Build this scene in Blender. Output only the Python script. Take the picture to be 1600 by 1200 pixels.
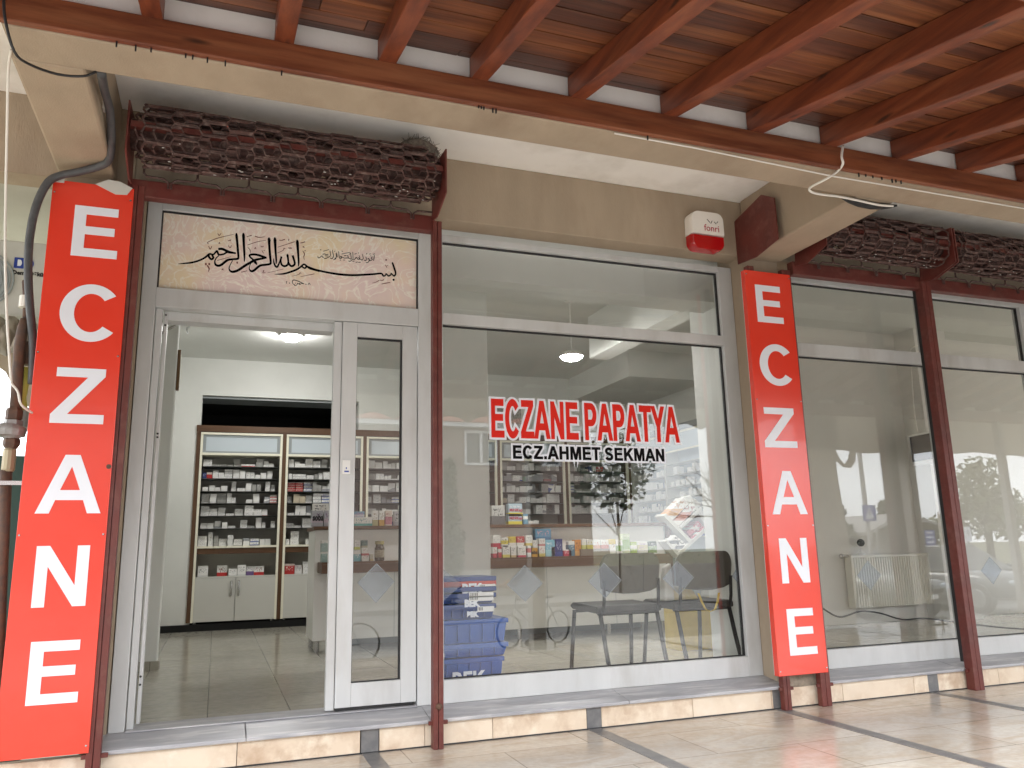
import bpy, bmesh, math, random
from mathutils import Vector, Matrix
R = math.radians
random.seed(7)
for o in list(bpy.data.objects): bpy.data.objects.remove(o)
SC = bpy.context.scene
COL = SC.collection

# ------------------------------------------------------------------ camera
F_PX = 1240.33
YAW, PIT, ROL = R(20.2946), R(11.7514), R(-1.25677)
CAM = Vector((0.0, -4.7, 1.085))
_fw = Vector((math.sin(YAW)*math.cos(PIT), math.cos(YAW)*math.cos(PIT), math.sin(PIT)))
_r0 = Vector((math.cos(YAW), -math.sin(YAW), 0)); _u0 = _r0.cross(_fw)
_rt = _r0*math.cos(ROL) + _u0*math.sin(ROL); _up = -_r0*math.sin(ROL) + _u0*math.cos(ROL)
cd = bpy.data.cameras.new('camera'); cam = bpy.data.objects.new('camera', cd); COL.objects.link(cam)
m = Matrix((( _rt.x, _up.x, -_fw.x, CAM.x), (_rt.y, _up.y, -_fw.y, CAM.y), (_rt.z, _up.z, -_fw.z, CAM.z), (0,0,0,1)))
cam.matrix_world = m
cd.sensor_width = 36; cd.lens = F_PX/1600*36; cd.clip_start = .05; cd.clip_end = 2000
SC.camera = cam

# ------------------------------------------------------------------ world, sun, exposure
SUN_EL, SUN_ROT = R(48), R(200)
w = bpy.data.worlds.new('World'); SC.world = w; w.use_nodes = True
nt = w.node_tree; bg = nt.nodes['Background']
sky = nt.nodes.new('ShaderNodeTexSky'); sky.sky_type = 'NISHITA'; sky.sun_disc = False
sky.sun_elevation = SUN_EL; sky.sun_rotation = SUN_ROT; sky.dust_density = 4.0; sky.air_density = 1.0; sky.ozone_density = 1.0
# a thin bright overcast lies over the clear sky
_tc = nt.nodes.new('ShaderNodeTexCoord'); _nz = nt.nodes.new('ShaderNodeTexNoise'); _nz.inputs['Scale'].default_value = 2.2; _nz.inputs['Detail'].default_value = 7
_mp = nt.nodes.new('ShaderNodeMapping'); _mp.inputs['Scale'].default_value = (1,1,2.6); nt.links.new(_tc.outputs['Generated'], _mp.inputs[0]); nt.links.new(_mp.outputs[0], _nz.inputs[0])
_mr = nt.nodes.new('ShaderNodeMapRange'); _mr.inputs[1].default_value = .3; _mr.inputs[2].default_value = .62; _mr.inputs[3].default_value = .55; _mr.inputs[4].default_value = 1.0; nt.links.new(_nz.outputs[0], _mr.inputs[0])
_mx = nt.nodes.new('ShaderNodeMix'); _mx.data_type = 'RGBA'; nt.links.new(_mr.outputs[0], _mx.inputs[0]); nt.links.new(sky.outputs[0], _mx.inputs[6]); _mx.inputs[7].default_value = (11.0, 11.4, 11.8, 1)
nt.links.new(_mx.outputs[2], bg.inputs[0]); bg.inputs[1].default_value = 0.15
sl = bpy.data.lights.new('sun', 'SUN'); sl.energy = 1.2; sl.angle = R(30); sl.color = (1, .98, .95)
so = bpy.data.objects.new('sun', sl); COL.objects.link(so)
_sd = Vector((math.sin(SUN_ROT)*math.cos(SUN_EL), math.cos(SUN_ROT)*math.cos(SUN_EL), math.sin(SUN_EL)))
so.rotation_euler = _sd.to_track_quat('Z', 'Y').to_euler(); so.location = _sd*40
SC.view_settings.view_transform = 'Standard'; SC.view_settings.look = 'None'
SC.view_settings.exposure = 1.66; SC.view_settings.gamma = 1
SC.cycles.use_denoising = True
SC.cycles.max_bounces = 10; SC.cycles.diffuse_bounces = 6; SC.cycles.glossy_bounces = 5
SC.cycles.transparent_max_bounces = 24; SC.cycles.sample_clamp_indirect = 6
SC.cycles.caustics_reflective = False; SC.cycles.caustics_refractive = False

# ------------------------------------------------------------------ helpers
def at(x, y, Y):
    'point of the photograph on the plane y = Y'
    d = _rt*((x-800)/F_PX) + _up*((600-y)/F_PX) + _fw
    return CAM + d*((Y-CAM.y)/d.y)
def atz(x, y, Z):
    d = _rt*((x-800)/F_PX) + _up*((600-y)/F_PX) + _fw
    return CAM + d*((Z-CAM.z)/d.z)
def refl(x, y, Y):
    'what stands at y = -Y in front of the shop and is mirrored by its glass'
    p = at(x, y, Y); return Vector((p.x, -Y, p.z))

class MB:
    def __init__(s): s.v = []; s.f = []; s.m = []; s.cur = 0
    def add(s, vs, fs):
        b = len(s.v); s.v += [Vector(v) for v in vs]
        for f in fs: s.f.append([b+i for i in f]); s.m.append(s.cur)
        return s
    def box(s, x0, x1, y0, y1, z0, z1, M=None):
        vs = [Vector(p) for p in ((x0,y0,z0),(x1,y0,z0),(x1,y1,z0),(x0,y1,z0),(x0,y0,z1),(x1,y0,z1),(x1,y1,z1),(x0,y1,z1))]
        if M is not None: vs = [M @ v for v in vs]
        return s.add(vs, [(0,3,2,1),(4,5,6,7),(0,1,5,4),(1,2,6,5),(2,3,7,6),(3,0,4,7)])
    def tube(s, pts, r, n=8, caps=True, closed=False):
        pts = [Vector(p) for p in pts]; N = len(pts); rr = r if hasattr(r, '__len__') else [r]*N
        vs = []; prev = None
        for i, p in enumerate(pts):
            a = pts[(i-1) % N] if (i or closed) else p; c = pts[(i+1) % N] if (i < N-1 or closed) else p
            t = (c-a).normalized()
            if prev is None: ref = Vector((0,0,1)) if abs(t.z) < .9 else Vector((1,0,0)); u = t.cross(ref).normalized()
            else: u = (prev - t*prev.dot(t)).normalized()
            prev = u; w_ = t.cross(u)
            for k in range(n):
                q = 2*math.pi*k/n; vs.append(p + (u*math.cos(q)+w_*math.sin(q))*rr[i])
        fs = []
        for i in range(N if closed else N-1):
            for k in range(n):
                j = (i+1) % N
                fs.append((i*n+k, i*n+(k+1) % n, j*n+(k+1) % n, j*n+k))
        if caps and not closed: fs += [tuple(range(n))[::-1], tuple(range((N-1)*n, N*n))]
        return s.add(vs, fs)
    def prism(s, poly, d0, d1, ax='y'):
        'polygon (a,b) extruded along ax; y: (x,z); x: (y,z); z: (x,y)'
        mp = {'y': lambda a,b,d: (a,d,b), 'x': lambda a,b,d: (d,a,b), 'z': lambda a,b,d: (a,b,d)}[ax]
        n = len(poly); vs = [mp(a,b,d0) for a,b in poly] + [mp(a,b,d1) for a,b in poly]
        return s.add(vs, [tuple(range(n))[::-1], tuple(range(n,2*n))] + [(i,(i+1)%n,n+(i+1)%n,n+i) for i in range(n)])
    def lathe(s, prof, c, n=20, ax='z'):
        vs = []
        for r, h in prof:
            for k in range(n):
                q = 2*math.pi*k/n; a, b = r*math.cos(q), r*math.sin(q)
                vs.append(Vector(c) + Vector({'z':(a,b,h),'y':(a,h,b),'x':(h,a,b)}[ax]))
        N = len(prof)
        return s.add(vs, [(i*n+k,i*n+(k+1)%n,(i+1)*n+(k+1)%n,(i+1)*n+k) for i in range(N-1) for k in range(n)] + [tuple(range(n))[::-1], tuple(range((N-1)*n,N*n))])
    def ball(s, c, r, n=12, k=8):
        rx, ry, rz = r if hasattr(r,'__len__') else (r,r,r); c = Vector(c); vs=[]; fs=[]
        for i in range(1, k):
            p = math.pi*i/k
            for j in range(n):
                q = 2*math.pi*j/n; vs.append(c+Vector((rx*math.sin(p)*math.cos(q), ry*math.sin(p)*math.sin(q), rz*math.cos(p))))
        T = len(vs); vs += [c+Vector((0,0,rz)), c-Vector((0,0,rz))]
        for i in range(k-2):
            for j in range(n): fs.append((i*n+j, (i+1)*n+j, (i+1)*n+(j+1)%n, i*n+(j+1)%n))
        for j in range(n): fs.append((T, j, (j+1)%n)); fs.append((T+1, (k-2)*n+(j+1)%n, (k-2)*n+j))
        return s.add(vs, fs)
    def build(s, name, mat, parent=None, smooth=False, bevel=0, seg=2, local=False, fix=True):
        org = Vector((0,0,0))
        if not local:
            if parent is not None: org = world_org(parent)
            elif s.v:
                xs=[v.x for v in s.v]; ys=[v.y for v in s.v]; zs=[v.z for v in s.v]
                org = Vector(((min(xs)+max(xs))/2, (min(ys)+max(ys))/2, min(zs)))
        me = bpy.data.meshes.new(name)
        me.from_pydata([v-org for v in s.v], [], s.f)
        for mt in (mat if isinstance(mat, (list,tuple)) else [mat]): me.materials.append(mt)
        if isinstance(mat, (list,tuple)):
            for p, k in zip(me.polygons, s.m): p.material_index = k
        if fix:
            bm = bmesh.new(); bm.from_mesh(me); bmesh.ops.recalc_face_normals(bm, faces=bm.faces); bm.to_mesh(me); bm.free()
        if smooth:
            for p in me.polygons: p.use_smooth = True
        o = bpy.data.objects.new(name, me); COL.objects.link(o)
        if parent is not None: o.parent = parent
        elif not local: o.location = org
        if bevel:
            b = o.modifiers.new('bevel', 'BEVEL'); b.width = bevel; b.segments = seg; b.limit_method = 'ANGLE'; b.angle_limit = R(40)
        return o
def world_org(o):
    p = Vector((0,0,0))
    while o is not None: p = p + o.location; o = o.parent
    return p
def tag(o, label=None, cat=None, group=None, kind=None):
    if label: o['label'] = label
    if cat: o['category'] = cat
    if group: o['group'] = group
    if kind: o['kind'] = kind
    return o
def thing(name, label, cat, loc=(0,0,0), group=None, rz=0):
    o = bpy.data.objects.new(name, None); COL.objects.link(o); o.location = loc; o.rotation_euler = (0,0,rz)
    o.empty_display_size = .1
    return tag(o, label, cat, group)
def dup(o, parent=None):
    c = o.copy(); COL.objects.link(c)
    if parent is not None: c.parent = parent
    for ch in list(o.children): dup(ch, c)
    return c

# ------------------------------------------------------------------ materials
def L(*c): return (c[0], c[1], c[2], 1)
def mat(name, col, rough=.6, metal=0, col2=None, scale=3, detail=6, bump=0, bscale=40, stretch=None, lo=.35, hi=.65, spec=.5, col3=None, scale3=.6, coat=0):
    M = bpy.data.materials.new(name); M.use_nodes = True; n = M.node_tree.nodes; l = M.node_tree.links
    b = n['Principled BSDF']; b.inputs['Base Color'].default_value = L(*col); b.inputs['Roughness'].default_value = rough
    b.inputs['Metallic'].default_value = metal; b.inputs['Specular IOR Level'].default_value = spec; b.inputs['Coat Weight'].default_value = coat
    tc = n.new('ShaderNodeTexCoord'); geo = n.new('ShaderNodeNewGeometry'); src = geo.outputs['Position']
    if stretch:
        mp = n.new('ShaderNodeMapping'); mp.inputs['Scale'].default_value = stretch; l.new(src, mp.inputs[0]); src = mp.outputs[0]
    last = None
    def mixn(a, bcol, sc, lo, hi):
        t = n.new('ShaderNodeTexNoise'); t.inputs['Scale'].default_value = sc; t.inputs['Detail'].default_value = detail; t.inputs['Roughness'].default_value = .6
        l.new(src, t.inputs['Vector'])
        mr = n.new('ShaderNodeMapRange'); mr.inputs[1].default_value = lo; mr.inputs[2].default_value = hi; l.new(t.outputs[0], mr.inputs[0])
        mx = n.new('ShaderNodeMix'); mx.data_type = 'RGBA'; l.new(mr.outputs[0], mx.inputs[0])
        if isinstance(a, tuple): mx.inputs[6].default_value = L(*a)
        else: l.new(a, mx.inputs[6])
        mx.inputs[7].default_value = L(*bcol); return mx.outputs[2]
    if col2:
        last = mixn(col, col2, scale, lo, hi)
        if col3: last = mixn(last, col3, scale3, .5, .75)
        l.new(last, b.inputs['Base Color'])
    if bump:
        t = n.new('ShaderNodeTexNoise'); t.inputs['Scale'].default_value = bscale; t.inputs['Detail'].default_value = 5; l.new(src, t.inputs['Vector'])
        bp = n.new('ShaderNodeBump'); bp.inputs['Strength'].default_value = bump; bp.inputs['Distance'].default_value = .01
        l.new(t.outputs[0], bp.inputs['Height']); l.new(bp.outputs[0], b.inputs['Normal'])
    return M
def emis(name, col, strength):
    M = bpy.data.materials.new(name); M.use_nodes = True; b = M.node_tree.nodes['Principled BSDF']
    b.inputs['Base Color'].default_value = L(.8,.8,.8); b.inputs['Emission Color'].default_value = L(*col); b.inputs['Emission Strength'].default_value = strength
    return M
def glass(name, tint=(.9,.93,.9), f0=.045, rough=0.0, haze=0.0):
    M = bpy.data.materials.new(name); M.use_nodes = True; n = M.node_tree.nodes; l = M.node_tree.links; n.clear()
    out = n.new('ShaderNodeOutputMaterial'); tr = n.new('ShaderNodeBsdfTransparent'); tr.inputs[0].default_value = L(*tint)
    gl = n.new('ShaderNodeBsdfGlossy'); gl.inputs['Roughness'].default_value = rough; gl.inputs[0].default_value = L(1,1,1)
    g = n.new('ShaderNodeNewGeometry'); dp = n.new('ShaderNodeVectorMath'); dp.operation = 'DOT_PRODUCT'
    l.new(g.outputs['Incoming'], dp.inputs[0]); l.new(g.outputs['Normal'], dp.inputs[1])
    def math_(op, a, b_=None):
        q = n.new('ShaderNodeMath'); q.operation = op
        for i, v in enumerate((a, b_)):
            if v is None: continue
            if isinstance(v, (int,float)): q.inputs[i].default_value = v
            else: l.new(v, q.inputs[i])
        return q.outputs[0]
    c = math_('SUBTRACT', 1.0, math_('ABSOLUTE', dp.outputs['Value'])); p5 = math_('POWER', c, 5.0)
    fr = math_('ADD', f0, math_('MULTIPLY', p5, 1-f0))
    mx = n.new('ShaderNodeMixShader'); l.new(fr, mx.inputs[0]); l.new(tr.outputs[0], mx.inputs[1]); l.new(gl.outputs[0], mx.inputs[2])
    last = mx.outputs[0]
    if haze:
        df = n.new('ShaderNodeBsdfDiffuse'); df.inputs[0].default_value = L(.75,.78,.78); m2 = n.new('ShaderNodeMixShader'); m2.inputs[0].default_value = haze
        nz = n.new('ShaderNodeTexNoise'); nz.inputs['Scale'].default_value = 2.0; nz.inputs['Detail'].default_value = 8; mpp = n.new('ShaderNodeMapping'); mpp.inputs['Scale'].default_value = (5,1,.7); l.new(g.outputs['Position'], mpp.inputs[0]); l.new(mpp.outputs[0], nz.inputs[0]); mrr = n.new('ShaderNodeMapRange'); mrr.inputs[1].default_value = .35; mrr.inputs[2].default_value = .75; mrr.inputs[3].default_value = haze*.6; mrr.inputs[4].default_value = haze*2.2; l.new(nz.outputs[0], mrr.inputs[0]); l.new(mrr.outputs[0], m2.inputs[0])
        l.new(last, m2.inputs[1]); l.new(df.outputs[0], m2.inputs[2]); last = m2.outputs[0]
    l.new(last, out.inputs[0]); return M

def tiles(name, c1, c2, joint, bw, rh, rough, offset=.5, mortar=.004, cloud=(.8,.62,.5), cs=2.2, rot=0, bumpy=0):
    M = bpy.data.materials.new(name); M.use_nodes = True; n = M.node_tree.nodes; l = M.node_tree.links; b = n['Principled BSDF']
    g = n.new('ShaderNodeNewGeometry'); mp = n.new('ShaderNodeMapping'); mp.inputs['Rotation'].default_value = (0,0,rot); l.new(g.outputs['Position'], mp.inputs[0])
    br = n.new('ShaderNodeTexBrick'); br.inputs['Scale'].default_value = 1; br.inputs['Brick Width'].default_value = bw; br.inputs['Row Height'].default_value = rh
    br.inputs['Mortar Size'].default_value = mortar; br.offset = offset; br.inputs['Color1'].default_value = L(*c1); br.inputs['Color2'].default_value = L(*c2); br.inputs['Mortar'].default_value = L(*joint)
    l.new(mp.outputs[0], br.inputs['Vector'])
    t = n.new('ShaderNodeTexNoise'); t.inputs['Scale'].default_value = cs; t.inputs['Detail'].default_value = 9; t.inputs['Roughness'].default_value = .65; t.inputs['Distortion'].default_value = 1.2
    mp2 = n.new('ShaderNodeMapping'); mp2.inputs['Scale'].default_value = (1,2.2,1); l.new(g.outputs['Position'], mp2.inputs[0]); l.new(mp2.outputs[0], t.inputs[0])
    mr = n.new('ShaderNodeMapRange'); mr.inputs[1].default_value = .44; mr.inputs[2].default_value = .70; l.new(t.outputs[0], mr.inputs[0])
    mx = n.new('ShaderNodeMix'); mx.data_type = 'RGBA'; mx.blend_type = 'MULTIPLY'; l.new(mr.outputs[0], mx.inputs[0]); l.new(br.outputs[0], mx.inputs[6]); mx.inputs[7].default_value = L(*cloud)
    t2 = n.new('ShaderNodeTexNoise'); t2.inputs['Scale'].default_value = cs*14; t2.inputs['Detail'].default_value = 4; l.new(g.outputs['Position'], t2.inputs[0])
    mr2 = n.new('ShaderNodeMapRange'); mr2.inputs[1].default_value = .3; mr2.inputs[2].default_value = .7; mr2.inputs[3].default_value = .88; mr2.inputs[4].default_value = 1.06; l.new(t2.outputs[0], mr2.inputs[0])
    m3 = n.new('ShaderNodeMix'); m3.data_type = 'RGBA'; m3.blend_type = 'MULTIPLY'; m3.inputs[0].default_value = 1; l.new(mx.outputs[2], m3.inputs[6]); l.new(mr2.outputs[0], m3.inputs[7])
    l.new(m3.outputs[2], b.inputs['Base Color'])
    r2 = n.new('ShaderNodeMapRange'); r2.inputs[3].default_value = rough*.75; r2.inputs[4].default_value = rough*1.35; l.new(t.outputs[0], r2.inputs[0]); l.new(r2.outputs[0], b.inputs['Roughness'])
    return M

M = {}
M['plaster'] = mat('beige_plaster', (.39,.31,.225), .78, col2=(.34,.27,.195), scale=2.2, detail=10, bump=.16, bscale=60, col3=(.29,.22,.155), scale3=1.4, stretch=(2.2,1.4,.6))
M['white'] = mat('white_ceiling_paint', (.93,.91,.87), .7, col2=(.89,.87,.83), scale=3, bump=.1, bscale=50, col3=(.6,.57,.52), scale3=1.1)
M['plaster_grey'] = mat('grey_beige_soffit', (.50,.47,.42), .75, col2=(.44,.41,.36), scale=2)
M['inwall'] = mat('interior_wall_paint', (.74,.75,.72), .6, col2=(.68,.69,.66), scale=1.2)
M['emptywall'] = mat('empty_shop_paint', (.74,.725,.685), .7, col2=(.69,.675,.64), scale=.8)
M['alu'] = mat('painted_aluminium', (.60,.61,.61), .42, .0, col2=(.54,.55,.55), scale=6, detail=8, stretch=(1,1,.25), col3=(.44,.43,.41), scale3=3.5)
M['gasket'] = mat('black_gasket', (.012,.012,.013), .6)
M['steel_red'] = mat('oxide_red_steel', (.135,.027,.020), .5, .0, col2=(.085,.020,.016), scale=7, detail=9, bump=.12, bscale=70, lo=.4, hi=.7, col3=(.18,.06,.045), scale3=14)
M['steel_dark'] = mat('dull_red_wire', (.085,.034,.027), .75, .0, col2=(.05,.026,.022), scale=16, col3=(.19,.13,.11), scale3=38)
M['rust'] = mat('rusty_pipe_paint', (.07,.045,.035), .7, col2=(.12,.06,.035), scale=25, bump=.2)
M['sign'] = mat('red_sign_vinyl', (.78,.058,.032), .24, col2=(.75,.045,.022), scale=1.5, spec=.6, coat=.25)
M['sign_edge'] = mat('sign_side', (.7,.68,.66), .4)
M['letter'] = mat('white_vinyl', (.78,.81,.88), .3)
M['red_vinyl'] = mat('red_window_vinyl', (.70,.03,.02), .7, spec=.1)
M['black_vinyl'] = mat('black_window_vinyl', (.008,.008,.009), .8, spec=.05)
M['frost'] = glass('frosted_film', (.80,.83,.87), .04, .35, .05)
M['glass'] = glass('window_glass', (.985,.99,.985), .050, 0, .004)
M['marble'] = mat('grey_marble_sill', (.30,.30,.32), .35, col2=(.40,.40,.42), scale=5, detail=10, stretch=(.5,3,3), col3=(.62,.61,.60), scale3=7)
M['travertine'] = mat('travertine_cladding', (.70,.58,.45), .35, col2=(.50,.36,.25), scale=5.5, detail=14, lo=.46, hi=.68, col3=(.80,.71,.58), scale3=13, bump=.06)
M['travertine_b'] = mat('rosy_travertine', (.62,.45,.35), .35, col2=(.74,.62,.51), scale=6, detail=14, lo=.42, hi=.62, col3=(.42,.22,.15), scale3=6, bump=.06)
M['travertine_c'] = mat('pale_travertine', (.74,.63,.50), .35, col2=(.56,.42,.30), scale=5, detail=14, lo=.48, hi=.70, col3=(.82,.74,.62), scale3=10, bump=.06)
M['stripe'] = mat('grey_stone_stripe', (.20,.195,.19), .35, col2=(.13,.13,.135), scale=18, detail=9)
M['pave'] = tiles('travertine_paving', (.57,.515,.44), (.50,.45,.385), (.29,.25,.21), .98, .49, .17, cloud=(.80,.71,.62))
M['shopfloor'] = tiles('ceramic_floor', (.46,.44,.375), (.44,.42,.36), (.2,.19,.165), .45, .45, .16, offset=0, mortar=.003, cloud=(.84,.83,.80), cs=1.5)
M['yard'] = tiles('concrete_pavers', (.32,.315,.305), (.29,.285,.275), (.19,.185,.18), .4, .2, .8, cloud=(.85,.84,.82), cs=1.2)
M['asphalt'] = mat('dusty_asphalt', (.20,.195,.185), .85, col2=(.25,.245,.235), scale=6, bump=.3, bscale=200)
M['kerbstone'] = mat('kerb_concrete', (.38,.37,.35), .8, col2=(.3,.29,.28), scale=9)
M['roadpaint'] = mat('white_road_paint', (.75,.75,.73), .7, col2=(.6,.6,.58), scale=14)
M['earth'] = mat('dry_ground', (.22,.19,.14), .9, col2=(.13,.15,.07), scale=.6)
def wood(name, a, b_, c, stretch, sc=3.0, rough=.42, knot=(.03,.012,.008)):
    Mw = mat(name, a, rough, col2=b_, scale=sc, detail=9, stretch=stretch, col3=c, scale3=1.6, bump=.14, bscale=8)
    n = Mw.node_tree.nodes; l = Mw.node_tree.links; bb = n['Principled BSDF']; src = bb.inputs['Base Color'].links[0].from_socket
    g = n.new('ShaderNodeNewGeometry'); mp = n.new('ShaderNodeMapping'); mp.inputs['Scale'].default_value = [s_*.45+.35 if s_ > 1 else s_*1.3 for s_ in stretch]; l.new(g.outputs['Position'], mp.inputs[0])
    v = n.new('ShaderNodeTexVoronoi'); v.inputs['Scale'].default_value = 2.4; v.inputs['Randomness'].default_value = 1; l.new(mp.outputs[0], v.inputs['Vector'])
    r = n.new('ShaderNodeMapRange'); r.inputs[1].default_value = .05; r.inputs[2].default_value = .14; r.inputs[3].default_value = .9; r.inputs[4].default_value = 0; l.new(v.outputs['Distance'], r.inputs[0])
    m_ = n.new('ShaderNodeMix'); m_.data_type = 'RGBA'; l.new(r.outputs[0], m_.inputs[0]); l.new(src, m_.inputs[6]); m_.inputs[7].default_value = L(*knot); l.new(m_.outputs[2], bb.inputs['Base Color']); return Mw
M['wood_x'] = wood('stained_pine_plate', (.25,.078,.033), (.11,.030,.015), (.32,.125,.058), (.6,7,7))
M['wood_y'] = wood('stained_pine_rafter', (.215,.054,.021), (.105,.024,.011), (.27,.085,.036), (7,.6,7))
M['plank_a'] = wood('roof_plank_red', (.23,.078,.030), (.085,.026,.013), (.33,.13,.052), (.5,9,9))
M['plank_b'] = wood('roof_plank_dark', (.11,.036,.019), (.045,.016,.010), (.18,.066,.032), (.5,9,9))
M['plank_c'] = wood('roof_plank_pale', (.27,.10,.045), (.14,.042,.02), (.44,.22,.09), (.5,9,9), 2.2, knot=(.34,.20,.08))
M['black'] = mat('black_rubber', (.02,.02,.022), .5)
M['cable_grey'] = mat('dark_grey_conduit', (.05,.052,.056), .55, col2=(.075,.077,.08), scale=20)
M['cable_white'] = mat('white_cable', (.75,.72,.66), .5)
M['brown'] = mat('walnut_laminate', (.115,.055,.022), .4, col2=(.085,.038,.016), scale=4, stretch=(.5,4,4))
M['brown_v'] = mat('walnut_upright', (.115,.055,.022), .4, col2=(.085,.038,.016), scale=4, stretch=(4,4,.5))
M['cream'] = mat('cream_trim', (.84,.82,.68), .4)
M['cabwhite'] = mat('white_laminate', (.60,.60,.56), .4)
M['cabback'] = mat('cabinet_back', (.46,.46,.42), .6)
M['cabgrey'] = mat('grey_panel_frame', (.30,.33,.34), .4)
M['panel'] = mat('pale_blue_panel', (.56,.63,.68), .25)
M['shelfglass'] = mat('glass_shelf', (.30,.33,.31), .15)
M['shelfedge'] = mat('shelf_edge', (.05,.055,.052), .3)
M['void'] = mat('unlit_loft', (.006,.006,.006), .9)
M['counter'] = mat('white_counter', (.84,.84,.82), .35)
M['chrome'] = mat('brushed_steel', (.55,.55,.55), .25, .9)
M['chair_fab'] = mat('grey_brown_upholstery', (.085,.075,.058), .8, col2=(.07,.062,.05), scale=30)
M['chair_seat'] = mat('dark_vinyl_seat', (.03,.025,.021), .5, col2=(.045,.038,.032), scale=6, spec=.3)
M['chair_leg'] = mat('black_steel_tube', (.022,.02,.019), .55, spec=.3)
M['crate'] = mat('blue_plastic', (.018,.085,.36), .38, col2=(.016,.075,.31), scale=3)
M['crate_dk'] = mat('dark_blue_plastic', (.022,.05,.20), .38, col2=(.026,.06,.235), scale=3)
M['crate_red'] = mat('red_plastic', (.50,.05,.04), .4)
M['paper'] = mat('white_paper', (.78,.78,.76), .6)
M['bag'] = mat('clear_white_bag', (.62,.60,.55), .5)
M['yellow'] = mat('yellow_strap', (.62,.44,.06), .6)
M['speckle'] = mat('grey_granite', (.34,.34,.32), .5, col2=(.15,.15,.14), scale=45)
M['siren_w'] = mat('white_abs', (.80,.76,.70), .35)
M['siren_r'] = mat('red_lens', (.42,.004,.006), .12, coat=.5)
M['straw'] = mat('dry_mud_and_straw', (.10,.082,.065), .95, col2=(.22,.19,.16), scale=60, bump=.8, bscale=90)
M['fence'] = mat('dark_green_paint', (.018,.05,.038), .4, .2)
M['ac'] = mat('outdoor_unit_shell', (.56,.55,.52), .45, col2=(.5,.49,.45), scale=4)
M['blue_logo'] = mat('blue_print', (.02,.05,.30), .4)
M['cloth'] = mat('dirty_tarpaulin', (.5,.45,.38), .8, col2=(.38,.33,.27), scale=6)
M['yellow_pipe'] = mat('yellow_gas_hose', (.52,.50,.10), .5)
M['regulator'] = mat('grey_cast_iron', (.34,.34,.34), .5, .2, col2=(.26,.25,.24), scale=30)
M['brass'] = mat('dull_brass', (.34,.29,.19), .45, .4)
M['pink'] = mat('pink_stucco', (.31,.235,.205), .85, col2=(.28,.21,.18), scale=2)
M['pvc'] = mat('white_pvc', (.8,.8,.8), .35)
M['darkglass'] = mat('dark_window', (.08,.09,.10), .1)
M['roof'] = mat('clay_roof_tiles', (.34,.12,.07), .8, col2=(.25,.09,.055), scale=8)
M['bark'] = mat('bark', (.10,.075,.055), .9, col2=(.06,.045,.035), scale=20)
M['leaf_d'] = mat('dark_conifer_leaves', (.022,.045,.018), .7, col2=(.035,.065,.025), scale=4)
M['leaf_m'] = mat('mid_green_leaves', (.055,.085,.026), .7, col2=(.085,.105,.035), scale=3)
M['leaf_p'] = mat('pale_leaves', (.13,.15,.07), .7, col2=(.18,.19,.10), scale=3)
M['canvas'] = mat('grey_canvas', (.34,.32,.29), .85, col2=(.29,.275,.25), scale=3)
_n = M['canvas'].node_tree.nodes; _l = M['canvas'].node_tree.links
_t = _n.new('ShaderNodeBsdfTranslucent'); _t.inputs[0].default_value = L(.62,.58,.51); _m2 = _n.new('ShaderNodeMixShader'); _m2.inputs[0].default_value = .6
_l.new(_n['Principled BSDF'].outputs[0], _m2.inputs[1]); _l.new(_t.outputs[0], _m2.inputs[2]); _l.new(_m2.outputs[0], _n['Material Output'].inputs[0])
M['postpaint'] = mat('grey_post_paint', (.45,.44,.42), .6, col2=(.38,.37,.35), scale=10)
M['carpaint'] = mat('dark_grey_car_paint', (.05,.054,.06), .25, .4, coat=1)
M['carpaint2'] = mat('slate_car_paint', (.09,.095,.10), .25, .4, coat=1)
M['tyre'] = mat('tyre_rubber', (.018,.018,.018), .8)
M['skin'] = mat('skin', (.42,.24,.16), .55)
M['jacket'] = mat('dark_jacket', (.03,.032,.04), .8)
M['trousers'] = mat('grey_trousers', (.06,.06,.065), .8)
M['hair'] = mat('dark_hair', (.015,.011,.009), .6)
M['bluesign'] = mat('blue_sign_face', (.02,.06,.33), .4)
M['screen'] = mat('dark_screen', (.012,.013,.016), .15)
M['radiator'] = mat('radiator_enamel', (.74,.72,.64), .35)
M['frame_brown'] = mat('gilt_brown_frame', (.16,.09,.04), .4)
M['lamp'] = emis('led_disc', (1,.98,.95), 78)
M['lamp_b'] = emis('lamp_globe', (1,.98,.95), 150)

# ------------------------------------------------------------------ lettering
def arc(cx, cy, rx, ry, a0, a1, n=20):
    return [(cx+rx*math.cos(R(a0+(a1-a0)*i/n)), cy+ry*math.sin(R(a0+(a1-a0)*i/n))) for i in range(n+1)]
def ribbon2(pts, wd):
    n = len(pts); ws = wd if hasattr(wd,'__len__') else [wd]*n; l_ = []; r_ = []
    for i in range(n):
        a = Vector(pts[max(i-1,0)]).to_2d(); c = Vector(pts[min(i+1,n-1)]).to_2d(); t = (c-a)
        t = t.normalized() if t.length > 1e-9 else Vector((1,0)); nn = Vector((-t.y,t.x)); p = Vector(pts[i]).to_2d()
        l_.append(p+nn*ws[i]/2); r_.append(p-nn*ws[i]/2)
    return l_, r_
def stroke(pts, wd):
    l_, r_ = ribbon2(pts, wd); return [tuple(p) for p in l_] + [tuple(p) for p in reversed(r_)]
_S = arc(.44,.735,.27,.185,20,180,12)[:-1] + arc(.44,.735,.27,.21,180,262,8) + arc(.44,.275,.28,.21,82,0,8)[1:] + arc(.44,.275,.28,.195,0,-160,12)[1:]
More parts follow.
